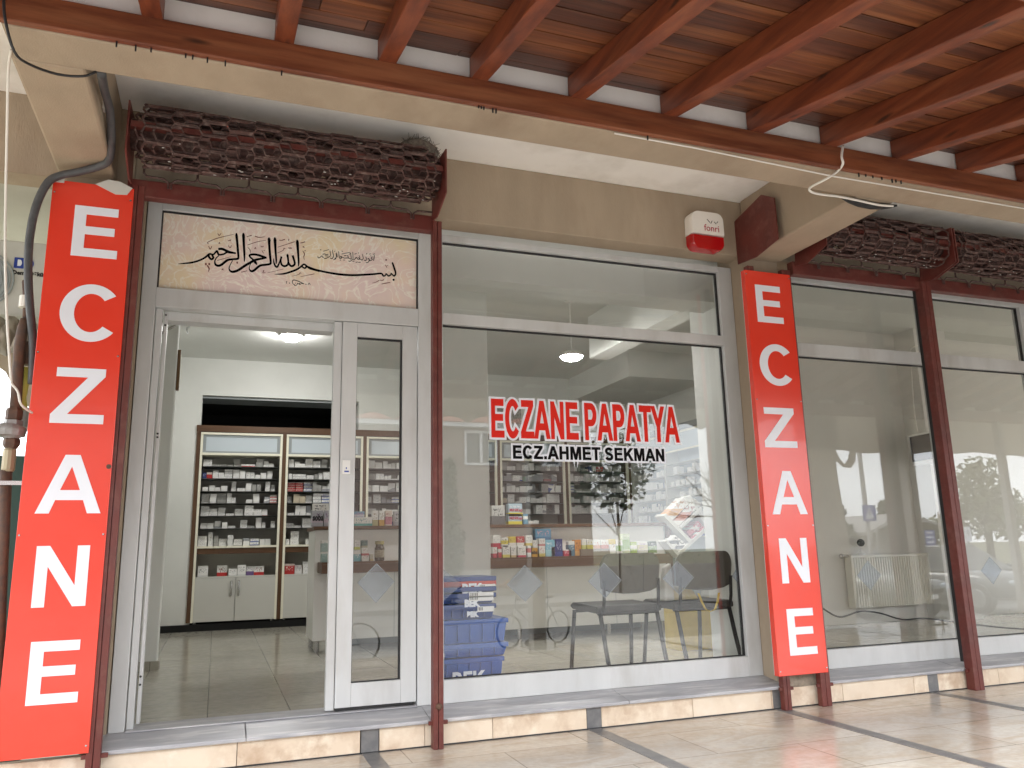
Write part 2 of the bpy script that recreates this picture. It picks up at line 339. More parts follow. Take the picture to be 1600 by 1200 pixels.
GL = {
 'E': (.90, [[(.09,0),(.09,1),(.82,1),(.82,.835),(.29,.835),(.29,.60),(.78,.60),(.78,.44),(.29,.44),(.29,.165),(.85,.165),(.85,0)]]),
 'C': (1.0, [arc(.5,.5,.45,.515,40,320,36) + arc(.5,.5,.245,.345,318,42,30)]),
 'Z': (.86, [[(.03,0),(.03,.155),(.54,.835),(.07,.835),(.07,1),(.80,1),(.80,.86),(.275,.165),(.82,.165),(.82,0)]]),
 'A': (1.0, [[(0,0),(.385,1),(.615,1),(1,0),(.79,0),(.712,.225),(.288,.225),(.21,0)], [(.348,.395),(.5,.80),(.652,.395)]]),
 'N': (1.0, [[(.09,0),(.09,1),(.29,1),(.71,.34),(.71,1),(.90,1),(.90,0),(.70,0),(.28,.66),(.28,0)]]),
 'P': (.92, [[(.09,0),(.09,1),(.46,1)] + arc(.52,.69,.33,.31,90,-90,16)[1:] + [(.29,.38),(.29,0)], [(.29,.545)] + arc(.50,.69,.14,.145,-90,90,10) + [(.29,.835)]]),
 'T': (.86, [[(.325,0),(.325,.835),(.03,.835),(.03,1),(.83,1),(.83,.835),(.53,.835),(.53,0)]]),
 'Y': (.94, [[(.37,0),(.37,.42),(0,1),(.235,1),(.475,.605),(.71,1),(.94,1),(.575,.42),(.575,0)]]),
 'H': (1.0, [[(.09,0),(.09,1),(.29,1),(.29,.61),(.71,.61),(.71,1),(.91,1),(.91,0),(.71,0),(.71,.44),(.29,.44),(.29,0)]]),
 'M': (1.16, [[(.09,0),(.09,1),(.38,1),(.58,.32),(.78,1),(1.07,1),(1.07,0),(.885,0),(.885,.78),(.675,0),(.485,0),(.275,.78),(.275,0)]]),
 'S': (.9, [stroke(_S, .19)]),
 'K': (1.0, [[(.09,0),(.09,1),(.29,1),(.29,.56),(.70,1),(.965,1),(.585,.60),(.985,0),(.735,0),(.445,.455),(.29,.295),(.29,0)]]),
 'B': (1.0, [[(.09,0),(.09,1),(.52,1)] + arc(.55,.75,.28,.25,90,-70,12)[1:] + arc(.56,.275,.33,.275,75,-90,14) , [(.29,.16)] + arc(.53,.29,.14,.13,-90,90,8) + [(.29,.42)], [(.29,.59)] + arc(.50,.715,.12,.125,-90,90,8) + [(.29,.84)]]),
 '.': (.38, [[(.09,0),(.09,.2),(.29,.2),(.29,0)]]),
 ' ': (.34, []),
}
def flat_letters(name, text, x0, x1, z0, h, y, material, parent, offset=0, depth=.0012, gap=0.0):
    'lettering standing in the plane y = const, reading along +x, as one filled mesh'
    sx = (x1-x0)/sum(GL[c][0]+gap for c in text); px = 0
    org = world_org(parent) if parent is not None else Vector((0,0,0)); mb = MB(); k = 0
    for c in text:
        a, con = GL[c]
        if con:
            cu = bpy.data.curves.new(name, 'CURVE'); cu.dimensions = '2D'; cu.fill_mode = 'BOTH'; cu.extrude = depth; cu.offset = offset
            for q in con:
                sp = cu.splines.new('POLY'); sp.points.add(len(q)-1); sp.use_cyclic_u = True
                for p, (u, v) in zip(sp.points, q): p.co = (x0+(px+u)*sx, z0+v*h, 0, 1)
            ob = bpy.data.objects.new('tmp', cu); COL.objects.link(ob)
            dg = bpy.context.evaluated_depsgraph_get(); me = bpy.data.meshes.new_from_object(ob.evaluated_get(dg)); bpy.data.objects.remove(ob)
            yy = y - (k % 2)*.00025; k += 1
            mb.add([Vector((v.co.x, yy-v.co.z, v.co.y)) for v in me.vertices], [tuple(p.vertices) for p in me.polygons])
            bpy.data.meshes.remove(me)
        px += a+gap
    return mb.build(name, material, parent, fix=False)
def text_mesh(name, s, size, origin, material, parent, xdir=(1,0,0), updir=(0,0,1), bold=0.0, depth=.0008, sx=1.0, align='LEFT'):
    cu = bpy.data.curves.new(name, 'FONT'); cu.body = s; cu.size = size; cu.extrude = depth; cu.offset = bold; cu.align_x = align; cu.resolution_u = 2
    ob = bpy.data.objects.new('tmp', cu); COL.objects.link(ob)
    dg = bpy.context.evaluated_depsgraph_get(); me = bpy.data.meshes.new_from_object(ob.evaluated_get(dg)); bpy.data.objects.remove(ob)
    X = Vector(xdir).normalized(); U = Vector(updir).normalized(); Nn = X.cross(U); org = world_org(parent) if parent is not None else Vector((0,0,0))
    for v in me.vertices: v.co = Vector(origin) + X*(v.co.x*sx) + U*v.co.y + Nn*v.co.z - org
    me.name = name; me.materials.clear(); me.materials.append(material)
    o = bpy.data.objects.new(name, me); COL.objects.link(o); o.parent = parent; return o

# ================================================================== setting
PZ = .045      # top of the arcade paving
FZ = .20       # shop floor
b = MB(); b.box(-14, 26, -3.62, -.19, -.2, PZ); tag(b.build('pavement', M['pave']), 'travertine arcade paving', kind='structure')
RD = -.50      # street level, two steps below the arcade
b = MB(); b.box(-300, 400, -300, 300, -1.2, RD-.06); tag(b.build('ground', M['earth']), kind='structure')
b = MB(); b.box(-120, 220, -9.4, -3.9, RD-.055, RD); tag(b.build('forecourt', M['yard']), kind='structure')
b = MB(); b.box(-120, 220, -16.2, -9.405, RD-.055, RD-.004); tag(b.build('road', M['asphalt']), kind='structure')
b = MB(); b.box(-14, 26, -3.899, -3.625, RD-.05, -.22); tag(b.build('step', M['kerbstone'], bevel=.02), kind='structure')
b = MB(); b.box(-14, 26, -3.622, -3.50, RD-.05, -.205); tag(b.build('kerb', M['kerbstone']), kind='structure')
b = MB(); b.box(-120, 220, -21.9, -16.21, RD-.055, RD+.12); tag(b.build('far_pavement', M['kerbstone']), kind='structure')
b = MB()
for k in range(10): b.box(13.0+k*.9, 13.45+k*.9, -15.6, -10.2, RD-.003, RD)
b.box(-60, 100, -12.9, -12.75, RD-.003, RD)
tag(b.build('road_marking', M['roadpaint']), kind='structure')
XS = [at(578,1150,-.2).x, at(928,1110,-.2).x, at(1217,1090,-.2).x, at(1458,1066,-.2).x]
for xc in XS + [XS[3]+1.25, XS[3]+2.5, XS[0]-1.3]: b.box(xc-.042, xc+.042, -3.6, -.2, PZ-.01, PZ+.0025)
tag(b.build('paving_stripe', M['stripe']), kind='structure')

# ================================================================== the shop building
bd = thing('shop_building', 'beige plastered arcade building with a marble plinth, housing the pharmacy and an empty shop', 'building', (3.0, 0, PZ))
P_, W_ = M['plaster'], M['white']
WY = -.147     # front face of the lintel wall and columns
b = MB(); b.box(-.53, 12, WY, .02, 3.138, 3.56); b.build('lintel_wall', P_, bd, bevel=.006)
b = MB(); b.box(-4.5, -.531, WY, .02, 3.10, 3.56); b.build('lintel_wall', P_, bd)
for x0, x1 in ((-.87, -.531), (3.487, 3.80), (8.35, 8.7)):
    b = MB(); b.box(x0, x1, WY-.004, .16, PZ+.14, 3.56); b.build('column', P_, bd, bevel=.012)
# thin jamb fillets beside the window frames
b = MB(); b.box(-.531, -.47, -.02, .1, PZ+.16, 3.14); b.build('door_jamb', P_, bd)
b = MB(); b.box(3.80, 3.985, .0, .12, PZ+.16, 3.14); b.build('wall_pier', P_, bd)
b = MB(); b.box(-.885, 16, -1.49, -1.252, 3.11, 3.235); b.build('longitudinal_beam', P_, bd, bevel=.014)
b = MB(); b.box(-.885, 16, -1.494, -1.25, 3.2355, 4.2); b.build('parapet', W_, bd)
for x0, x1 in ((-.90, -.62), (3.508, 3.80), (8.38, 8.68)):
    b = MB(); b.box(x0, x1, -1.253, WY-.003, 3.113, 3.57); b.build('cross_beam', P_, bd, bevel=.014)
b = MB(); b.box(-4.5, 16, -1.26, WY+.005, 3.562, 3.7); b.build('porch_ceiling', W_, bd)
b = MB(); b.box(-4.5, -.886, -1.8, -1.255, 3.60, 3.72); b.build('neighbour_ceiling', W_, bd)
b = MB(); b.box(-1.0, 16, -.1, 6.6, 3.7, 3.95); b.build('roof_slab', W_, bd)
b = MB(); b.box(-4.5, -.9, .021, 2.6, 3.57, 3.69); b.build('passage_ceiling', M['plaster_grey'], bd)
# plinth: cladding slabs cut at the photographed joints, dark bands, marble sill
def slabs(xs, y0, z0, z1):
    for i in range(len(xs)-1):
        b = MB(); b.box(xs[i]+.0015, xs[i+1]-.0015, y0+random.uniform(0,.002), -.15, z0, z1)
        b.build('plinth_slab', M[('travertine','travertine_c','travertine','travertine_b')[i % 4 if i != 4 else 3]], bd, bevel=.002)
def px_x(x, y): return at(x, y, -.2).x
xs = [-1.6, -.47, px_x(370,1180), XS[0]-.05]; slabs(xs, -.2, PZ, .166)
slabs([XS[0]+.05, px_x(664,1140), px_x(770,1135), XS[1]-.047], -.2, PZ, .166)
slabs([XS[1]+.047, px_x(1082,1095), px_x(1205,1085), XS[2]-.045], -.2, PZ, .166)
slabs([XS[2]+.045, px_x(1316,1072), px_x(1427,1060), XS[3]-.04], -.2, PZ, .166)
slabs([XS[3]+.04, px_x(1560,1052), px_x(1600,1045), 7.2, 8.6, 10], -.2, PZ, .166)
for x in XS:
    b = MB(); b.box(x-.046, x+.046, -.2005, -.15, PZ, .166); b.build('plinth_band', M['stripe'], bd)
b = MB(); b.box(-1.6, 12, -.2035, -.19, PZ, PZ+.007); b.build('base_joint', M['black'], bd)
b = MB(); b.box(-1.6, 12, -.185, -.14, PZ-.1, .165); b.build('plinth_core', M['black'], bd)
sill_x = [-.50, px_x(385,1135), 1.14, 2.35, 3.49]
for i in range(4):
    b = MB(); b.prism([(-.232,.168),(-.232,.188),(-.02,.222),(.10,.222),(.10,.168)], sill_x[i]+.001, sill_x[i+1]-.001, 'x'); b.build('sill', M['marble'], bd, bevel=.004)
for x0, x1 in ((3.82, 5.0), (5.001, 6.7), (6.701, 8.4)):
    b = MB(); b.prism([(-.225,.168),(-.225,.188),(-.02,.222),(.10,.222),(.10,.168)], x0, x1, 'x'); b.build('sill', M['marble'], bd, bevel=.004)
b = MB(); b.box(3.487, 3.82, -.19, -.14, .166, .30); b.build('mortar_patch', mat('rough_mortar', (.33,.28,.22), .95, col2=(.2,.17,.13), scale=22, bump=.6), bd)
# interior shell
b = MB(); b.box(-.6, 6.2, .1, 6.6, FZ-.14, FZ); b.build('shop_floor', M['shopfloor'], bd)
b = MB(); b.box(6.2, 11.2, .1, 3.2, FZ-.14, FZ-.001); b.build('shop_floor', M['shopfloor'], bd)
b = MB(); b.box(-.9, 11.2, .16, 6.6, 3.57, 3.66); b.build('shop_ceiling', M['inwall'], bd)
BY = 6.28
b = MB(); b.box(-.8, 6.3, BY, BY+.12, FZ, 2.70); b.build('back_wall', M['inwall'], bd)
b = MB(); b.box(-.8, 6.3, BY-.33, BY+.12, 3.09, 3.57); b.build('back_wall_upper', M['inwall'], bd)
b = MB(); b.box(1.72, 6.3, BY-.33, BY, 2.70, 3.09); b.build('back_wall_upper', M['inwall'], bd)
b = MB(); b.box(-.8, -.26, BY-.33, BY, .2, 3.09); b.build('back_wall_side', M['inwall'], bd)
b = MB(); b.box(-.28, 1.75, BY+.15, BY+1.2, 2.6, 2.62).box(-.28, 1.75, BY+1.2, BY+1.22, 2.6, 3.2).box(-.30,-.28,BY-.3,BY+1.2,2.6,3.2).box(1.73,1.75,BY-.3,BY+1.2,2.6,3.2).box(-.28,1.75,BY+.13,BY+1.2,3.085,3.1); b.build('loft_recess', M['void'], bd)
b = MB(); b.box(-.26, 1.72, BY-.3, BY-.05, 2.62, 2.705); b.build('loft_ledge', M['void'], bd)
b = MB(); b.box(-.26, 1.72, BY-.28, BY+.13, 3.06, 3.085); b.build('loft_header', M['cabgrey'], bd)
b = MB(); b.box(-.8, -.62, .16, 6.4, FZ, 3.57); b.build('side_wall', M['inwall'], bd)
b = MB(); b.box(-.62, -.40, 2.55, 2.68, FZ, 3.57); b.build('pilaster', M['inwall'], bd, bevel=.01)
b = MB(); b.box(-.63, -.385, 2.53, 2.70, FZ, FZ+.07); b.build('skirting', M['shopfloor'], bd)
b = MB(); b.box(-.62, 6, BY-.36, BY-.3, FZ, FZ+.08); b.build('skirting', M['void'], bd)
# free column with the downstand beam it carries
cx1 = at(764,700,1.70).x; cx0 = cx1-.42
b = MB(); b.box(cx0, cx1, 1.70, 2.05, FZ, 3.35); b.build('inner_column', M['inwall'], bd, bevel=.008)
b = MB(); b.box(-.6, 3.7, .42, .70, 2.55+.42, 3.569); b.build('inner_lintel', M['inwall'], bd)
# partition towards the empty shop, pilaster, bulkhead
b = MB(); b.box(3.70, 3.98, .12, .90, FZ, 3.57); b.build('partition_pier', M['inwall'], bd, bevel=.006)
b = MB(); b.box(3.72, 3.95, .9, 2.9, 3.10, 3.569); b.build('inner_beam', M['inwall'], bd)
b = MB(); b.box(-.62, 2.06, 2.56, 2.68, 3.12, 3.569); b.build('inner_beam', M['inwall'], bd)
b = MB(); b.box(4.85, 6.05, 4.1, 5.95, 3.22, 3.569); b.build('bulkhead', M['inwall'], bd)
b = MB(); b.box(6.05, 6.2, 2.9, 6.4, FZ, 3.57); b.build('right_wall', M['inwall'], bd)
b = MB(); b.box(4.93, 11.2, 2.55, 2.66, FZ, 3.57); b.build('empty_shop_back_wall', M['emptywall'], bd)
b = MB(); b.prism([(3.985,.12),(4.03,.12),(4.03,.90),(4.98,2.55),(4.93,2.66),(3.985,.92)], FZ, 3.57, 'z'); b.build('empty_shop_side_wall', M['emptywall'], bd)
b = MB(); b.box(11.1, 11.2, .12, 2.55, FZ, FZ+.35); b.build('unseen_end_parapet', M['emptywall'], bd)  # unseen shop end, left open above to let daylight in
x_ = at(1432,600,2.3).x
b = MB(); b.box(x_, x_+.5, 2.25, 2.551, FZ, 3.57); b.build('empty_shop_column', M['emptywall'], bd)
b = MB(); b.box(8.7, 11.2, .0, .12, FZ, FZ+.35); b.build('unseen_front_parapet', P_, bd)  # unseen stretch of front, also left open above for daylight
b = MB(); b.box(at(768,600,5.93).x, at(812,600,5.93).x, 5.90, 5.96, 2.70, 3.2); b.build('granite_patch', M['speckle'], bd)

# ================================================================== timber canopy
cn = thing('timber_canopy', 'red stained timber canopy of rafters and planks sloping down from the building to the street', 'canopy', (3.2, -2.4, PZ))
SL = .22; YF = -1.53; RZ = 3.238; YE = -3.45
b = MB(); b.box(-.93, 7.2, YF, -1.497, 3.108, 3.238); b.build('wall_plate', M['wood_x'], cn, bevel=.006)
b = MB(); b.box(7.203, 16, YF, -1.497, 3.106, 3.238); b.build('wall_plate', M['wood_x'], cn, bevel=.006)
rx = [-.345, .16, .615, 1.05, 1.555, 2.07, 2.59, 3.087, 3.59, 4.09]
rx = [rx[0]-.5*k for k in (4,3,2,1)] + rx + [4.09+.5*k for k in range(1,24)]
RH = .118; RW = .040
for i, x in enumerate(rx):
    x += random.uniform(-.008,.008); y0 = -1.50 if x > -.95 else -1.2
    b = MB(); yy = [y0, YE]
    vs = []
    for y in yy:
        z = RZ - SL*(-1.5 - y) if False else RZ - SL*(-1.5-y)
        vs += [(x-RW,y,z),(x+RW,y,z),(x+RW,y,z+RH),(x-RW,y,z+RH)]
    b.add(vs, [(0,1,2,3),(7,6,5,4),(0,4,5,1),(1,5,6,2),(2,6,7,3),(3,7,4,0)])
    b.build('rafter', M['wood_y'], cn, bevel=.004)
# planks run along the building on top of the rafters
y = -1.44; i = 0; pw = .115
b = MB()
while y > YE-.02:
    y2 = y-pw
    x = -2.6-random.random()*1.5
    while x < 16:
        ln = random.uniform(2.6,5.0); x2 = x+ln
        z0 = RZ+RH - SL*(-1.5-y)+random.uniform(0,.003); z1 = RZ+RH - SL*(-1.5-y2)+random.uniform(0,.003)
        b.cur = random.choices((0,1,2),(6,4,1.3))[0]
        g = .0035
        b.add([(x+.002,y-g,z0),(x2-.002,y-g,z0),(x2-.002,y2,z1),(x+.002,y2,z1),(x+.002,y-g,z0+.02),(x2-.002,y-g,z0+.02),(x2-.002,y2,z1+.02),(x+.002,y2,z1+.02)], [(0,3,2,1),(4,5,6,7),(0,1,5,4),(1,2,6,5),(2,3,7,6),(3,0,4,7)])
        x = x2
    y = y2
b.build('plank_deck', [M['plank_a'], M['plank_b'], M['plank_c']], cn)
b = MB(); z0 = RZ+RH+.035-SL*(-.06); z1 = RZ+RH+.035 - SL*(-1.5-YE)
b.add([(-4,-1.44,z0),(16,-1.44,z0),(16,YE-.1,z1),(-4,YE-.1,z1),(-4,-1.44,z0+.05),(16,-1.44,z0+.05),(16,YE-.1,z1+.05),(-4,YE-.1,z1+.05)], [(0,3,2,1),(4,5,6,7),(0,1,5,4),(1,2,6,5),(2,3,7,6),(3,0,4,7)])
b.build('roof_cover', M['roof'], cn)
EZ = RZ - SL*(-1.5-YE)
b = MB(); b.box(-4, 16, -3.36, -3.24, EZ-.12, EZ+.02); b.build('eaves_beam', M['wood_x'], cn)
for x, wd in ((3.19,.072), (8.47,.075), (10.25,.045), (-2.6,.075)):
    b = MB(); b.box(x-wd, x+wd, -3.36+.01, -3.36+.01+2*wd, PZ+.012, EZ-.1); p = b.build('post', M['postpaint'], cn, bevel=.005)
    b = MB(); b.box(x-.17, x+.17, -3.44, -3.10, PZ, PZ+.014)
    for sx in (-.14,.14):
        for sy in (-.13,.13): b.lathe([(.014,PZ+.014),(.014,PZ+.10)], (x+sx, -3.27+sy, 0), 8)
    b.build('base_plate', M['postpaint'], p)
# canvas valance hung from the eaves, scalloped in front of the pharmacy, torn beyond it
def valance(name, x0, x1, zb, scal, lab):
    b = MB(); n = int((x1-x0)/.035); top = EZ+.22
    def zz(x): return zb + (.07*abs(math.sin(math.pi*x/.42)) if scal else .02*math.sin(x*2.1)+.012*math.sin(x*7.7))
    vs = []
    for i in range(n+1):
        x = x0+(x1-x0)*i/n; q = .012*math.sin(x*5)
        vs += [(x,-3.47+q,top),(x,-3.47+q*3,zz(x)),(x,-3.474+q,top),(x,-3.474+q*3,zz(x))]
    fs = []
    for i in range(n):
        a = i*4; c = a+4
        fs += [(a,c,c+1,a+1),(a+2,a+3,c+3,c+2),(a+1,c+1,c+3,a+3),(a,a+2,c+2,c)]
    b.add(vs, fs); o = b.build(name, M['canvas'], cn, fix=True); return o
valance('valance', -4, 6.35, 2.45, True, '')
valance('valance', 6.35, 15.9, 2.25, False, '')
# torn tongue and side drop of the canvas
b = MB()
A = [refl(1290,560,3.5), refl(1240,560,3.5), refl(1236,1000,3.5), refl(1328,1006,3.5), refl(1345,985,3.5), refl(1342,900,3.5), refl(1322,790,3.5), refl(1313,735,3.5), refl(1309,690,3.5)]
b.prism([(p.x, max(p.z,PZ+.02)) for p in A], -3.52, -3.512); b.build('side_drop', M['canvas'], cn)
B = [refl(x,y,3.5) for x,y in ((1309,690),(1320,715),(1328,724),(1334,715),(1337,695),(1347,695),(1345,720),(1338,730),(1326,729),(1311,716))]
b = MB(); b.prism([(p.x,p.z) for p in B], -3.55, -3.544); b.build('torn_strip', M['canvas'], cn)
# ================================================================== shopfronts
AL = M['alu']
def frame_bar(parent, name, x0, x1, z0, z1, y0=-.012, y1=.065, m=None, bev=.003):
    b = MB(); b.box(x0, x1, y0, y1, z0, z1); return b.build(name, m or AL, parent, bevel=bev)
def pane(parent, x0, x1, z0, z1, y=.022, name='pane'):
    b = MB(); b.box(x0, x1, y, y+.006, z0, z1); o = b.build(name, M['glass'], parent)
    g = .012; b = MB()
    b.box(x0-.002, x1+.002, y-.004, y+.014, z1-g*.8, z1+.002).box(x0-.002, x1+.002, y-.004, y+.014, z0-.002, z0+g*.5)
    b.box(x0-.002, x0+g*.35, y-.004, y+.014, z0+g*.5, z1-g*.8).box(x1-g*.9, x1+.002, y-.004, y+.014, z0+g*.5, z1-g*.8)
    b.build('gasket', M['gasket'], o); return o
def edge_lines(q, parent):
    b = MB()
    for i in range(len(q)): a, c = q[i], q[(i+1)%len(q)]; b.prism(stroke([a,c], .003), .0200-i*.0001, .0204-i*.0001)
    b.build('film_edge', M['cabgrey'], parent)
# --- entrance
en = thing('entrance_front', 'grey aluminium pharmacy entrance with its sliding door standing open', 'shop entrance', (.37, .02, .222))
frame_bar(en, 'jamb', -.465, -.39, .223, 3.085); frame_bar(en, 'jamb', 1.118, 1.215, .223, 3.085)
frame_bar(en, 'head', -.39, 1.118, 3.045, 3.085); frame_bar(en, 'transom', -.39, 1.118, 2.462, 2.575, -.014)
b = MB(); b.box(-.385, -.352, .02, .09, .23, 2.46).box(-.342, -.325, .04, .09, .25, 2.45); b.build('door_guide', AL, en, bevel=.002)
b = MB()
for z in (2.43, 2.37, 1.75, 1.73, .48, .44): b.lathe([(.006,0),(.006,-.004)], (-.335,.041,z), 8, 'y')
b.build('screw', M['gasket'], en)
b = MB(); b.box(-.385, 1.115, -.03, .16, .2225, .230); b.build('threshold', M['marble'], en, bevel=.002)
lf = MB(); X0, X1, Z0, Z1 = .655, 1.112, .248, 2.458
gx0, gx1, gz0, gz1 = .742, 1.022, .372, 2.372
lf.box(X0, gx0, -.004, .045, Z0, Z1).box(gx1, X1, -.004, .045, Z0, Z1).box(gx0+.0005, gx1-.0005, -.003, .044, gz1, Z1).box(gx0+.0005, gx1-.0005, -.003, .044, Z0, gz0)
leaf = lf.build('door_leaf', AL, en, bevel=.002)
pane(leaf, gx0, gx1, gz0, gz1, .018)
b = MB()
q = Vector((.88,.917)); 
b.prism([(.88,1.02),(.985,.915),(.88,.80),(.772,.915)], .0165, .0175); dm = b.build('frosted_diamond', M['frost'], leaf)
b = MB()
for i, (a, c) in enumerate((((.88,1.02),(.985,.915)),((.985,.915),(.88,.80)),((.88,.80),(.772,.915)),((.772,.915),(.88,1.02)))): b.prism(stroke([a,c],.003), .0155-i*.0001, .0159-i*.0001)
b.build('film_edge', M['cabgrey'], dm)
b = MB(); b.box(.605, .652, .012, .06, .236, 2.458); b.build('closing_stile', AL, en, bevel=.002)
b = MB(); b.box(-.33, .605, .07, .17, 2.41, 2.46); b.build('door_track', AL, en)
b = MB(); p0 = at(535,719,-.012); p1 = at(547,741,-.012); b.box(p0.x, p1.x, -.016, -.004, p1.z, p0.z); st = b.build('door_button', M['paper'], leaf, bevel=.002)
b = MB(); b.box(p0.x+.012, p1.x-.008, -.0175, -.0162, p1.z+.012, p1.z+.02).box(p0.x+.02, p1.x-.02, -.0175, -.0162, p1.z+.03, p1.z+.04); b.build('print', M['blue_logo'], st)
b = MB(); b.box(.66, 1.10, .0, .04, .232, .2475); b.build('bottom_seal', M['gasket'], leaf)
# --- calligraphy board above the door
cp = thing('calligraphy_panel', 'marbled pink board above the entrance with black Arabic calligraphy', 'panel', (.36, .0, 2.578))
Mm = bpy.data.materials.new('marbled_board'); Mm.use_nodes = True; n = Mm.node_tree.nodes; l = Mm.node_tree.links; bb = n['Principled BSDF']; bb.inputs['Roughness'].default_value = .3
g = n.new('ShaderNodeNewGeometry'); t1 = n.new('ShaderNodeTexNoise'); t1.inputs['Scale'].default_value = 3.2; t1.inputs['Detail'].default_value = 3; l.new(g.outputs['Position'], t1.inputs[0])
r1 = n.new('ShaderNodeValToRGB'); l.new(t1.outputs[0], r1.inputs[0]); e = r1.color_ramp.elements
e[0].position = .36; e[0].color = L(.84,.71,.50); e[1].position = .66; e[1].color = L(.78,.63,.60)
for ps, c in ((.44,(.84,.70,.56)),(.5,(.83,.67,.58)),(.57,(.81,.67,.61))):
    q = e.new(ps); q.color = L(*c)
t2 = n.new('ShaderNodeTexNoise'); t2.inputs['Scale'].default_value = 5; t2.inputs['Detail'].default_value = 7; t2.inputs['Distortion'].default_value = 3.2; l.new(g.outputs['Position'], t2.inputs[0])
r2 = n.new('ShaderNodeValToRGB'); l.new(t2.outputs[0], r2.inputs[0]); e = r2.color_ramp.elements
e[0].position = .46; e[0].color = L(0,0,0); e[1].position = .545; e[1].color = L(0,0,0); q = e.new(.503); q.color = L(1,1,1)
mx = n.new('ShaderNodeMix'); mx.data_type = 'RGBA'; ml = n.new('ShaderNodeMath'); ml.operation = 'MULTIPLY'; ml.inputs[1].default_value = .85; l.new(r2.outputs[0], ml.inputs[0]); l.new(ml.outputs[0], mx.inputs[0])
l.new(r1.outputs[0], mx.inputs[6]); mx.inputs[7].default_value = L(.92,.88,.78); l.new(mx.outputs[2], bb.inputs['Base Color'])
b = MB(); b.box(-.388, 1.116, .016, .03, 2.577, 3.043); b.build('board', Mm, cp)
b = MB(); b.box(-.389, 1.117, .004, .014, 3.035, 3.0445).box(-.3895, -.382, .004, .014, 2.578, 3.035).box(1.109, 1.1175, .004, .014, 2.578, 3.035).box(-.382,1.109,.004,.014,2.576,2.579); b.build('gasket', M['gasket'], cp)
def script(name, strokes, ox, oy, sc, material, y0):
    b = MB(); k = 0
    for st in strokes:
        pts = []; ws = []; wd = 6
        for p in st:
            P = at(ox+p[0]/sc, oy+p[1]/sc, .0155); pts.append((P.x, P.z))
            if len(p) > 2: wd = p[2]
            ws.append(wd/sc*.0053)
        # smooth by Catmull-Rom
        if len(pts) > 2:
            P2, W2 = [], []
            for i in range(len(pts)-1):
                p0 = Vector(pts[max(i-1,0)]); p1 = Vector(pts[i]); p2 = Vector(pts[i+1]); p3 = Vector(pts[min(i+2,len(pts)-1)])
                for s in range(5):
                    t = s/5; v = .5*((2*p1)+(p2-p0)*t+(2*p0-5*p1+4*p2-p3)*t*t+(3*p1-p0-3*p2+p3)*t**3); P2.append(tuple(v)); W2.append(ws[i]*(1-t)+ws[i+1]*t)
            P2.append(pts[-1]); W2.append(ws[-1]); pts, ws = P2, W2
        l_, r_ = ribbon2(pts, ws); y = y0 - k*.00004; k += 1
        vs = []
        for a, c in zip(l_, r_): vs += [(a.x,y,a.y),(c.x,y,c.y),(a.x,y+.0006,a.y),(c.x,y+.0006,c.y)]
        fs = [(0,1,3,2), (4*len(l_)-4,4*len(l_)-2,4*len(l_)-1,4*len(l_)-3)]
        for i in range(len(l_)-1):
            q = i*4; fs += [(q,q+4,q+5,q+1),(q+2,q+3,q+7,q+6),(q,q+2,q+6,q+4),(q+1,q+5,q+7,q+3)]
        b.add(vs, fs)
    return b.build(name, material, cp)
INK = mat('black_ink', (.004,.004,.005), .9, spec=.0); RED = mat('brown_ink', (.16,.03,.02), .5); GREY = mat('grey_ink', (.10,.07,.06), .5)
Z1 = [[(40,832,3),(150,822,18),(300,808,27),(440,775,27),(560,725,27),(630,680,30),(700,625,30),(780,635,24),(850,560,26),(870,600,30),(900,640,28),(1000,625,26),(1060,590,28),(1150,600,30),(1250,608,20)],
 [(680,630,24),(690,690,32),(740,735,32),(778,700,30),(750,650,28)],[(880,524,34),(960,520,40),(1050,560,40),(1130,590,40),(1240,608,24)],
 [(890,660,16),(830,720,15),(808,790,19),(830,850,34),(890,870,36),(960,840,36),(1070,755,36),(1180,735,30),(1280,725,34),(1300,690,28),(1290,550,34),(1275,380,34),(1260,240,38),(1258,185,10)],[(1258,235,30),(1290,270,6)],
 [(1405,185,10),(1405,240,42),(1415,450,34),(1425,650,30),(1425,785,12)],[(1405,230,30),(1438,280,6)],
 [(1180,760,10),(1130,850,12),(1105,930,16),(1140,985,30),(1200,995,38),(1300,960,38),(1450,860,38),(1560,800,38)]]
script('main_script', Z1, 275, 350, 13.333, INK, .0150)
Z2 = [[(200,815,36),(240,790,38),(320,750,36),(440,725,34),(555,705,22)],[(290,760,26),(205,680,26),(210,645,30),(300,635,34),(400,655,36),(500,690,36),(555,705,26)],[(290,765,20),(320,800,44),(350,850,12)],
 [(235,810,8),(200,880,10),(195,940,16),(235,985,34),(290,970,36),(360,910,36),(430,865,34),(540,850,34),(620,835,34),(640,800,28),(625,650,34),(610,450,34),(605,320,42),(605,280,10)],[(605,320,30),(645,360,6)],
 [(725,278,10),(728,335,44),(740,550,32),(755,750,26),(752,832,12)],[(728,320,30),(760,355,6)],
 [(700,720,8),(705,800,20),(740,880,30),(780,890,28),(830,780,18),(865,680,30),(850,760,20),(870,850,30),(930,880,34),(990,850,30),(1005,780,26),(990,650,34),(995,632,10)],[(1005,800,26),(1050,870,34),(1100,875,34),(1140,830,30),(1125,750,30),(1095,655,34)],
 [(1190,328,10),(1195,385,46),(1210,600,32),(1222,800,26),(1215,888,10)],[(1195,370,30),(1225,410,6)],
 [(720,1048,4),(900,1040,26),(1050,1000,30),(1180,950,30),(1270,890,26),(1330,840,26),(1382,880,28),(1350,922,26),(1290,888,22)],[(1370,860,26),(1450,925,30),(1560,958,32),(1660,985,32)]]
script('main_script', Z2, 375, 350, 13.333, INK, .0143)
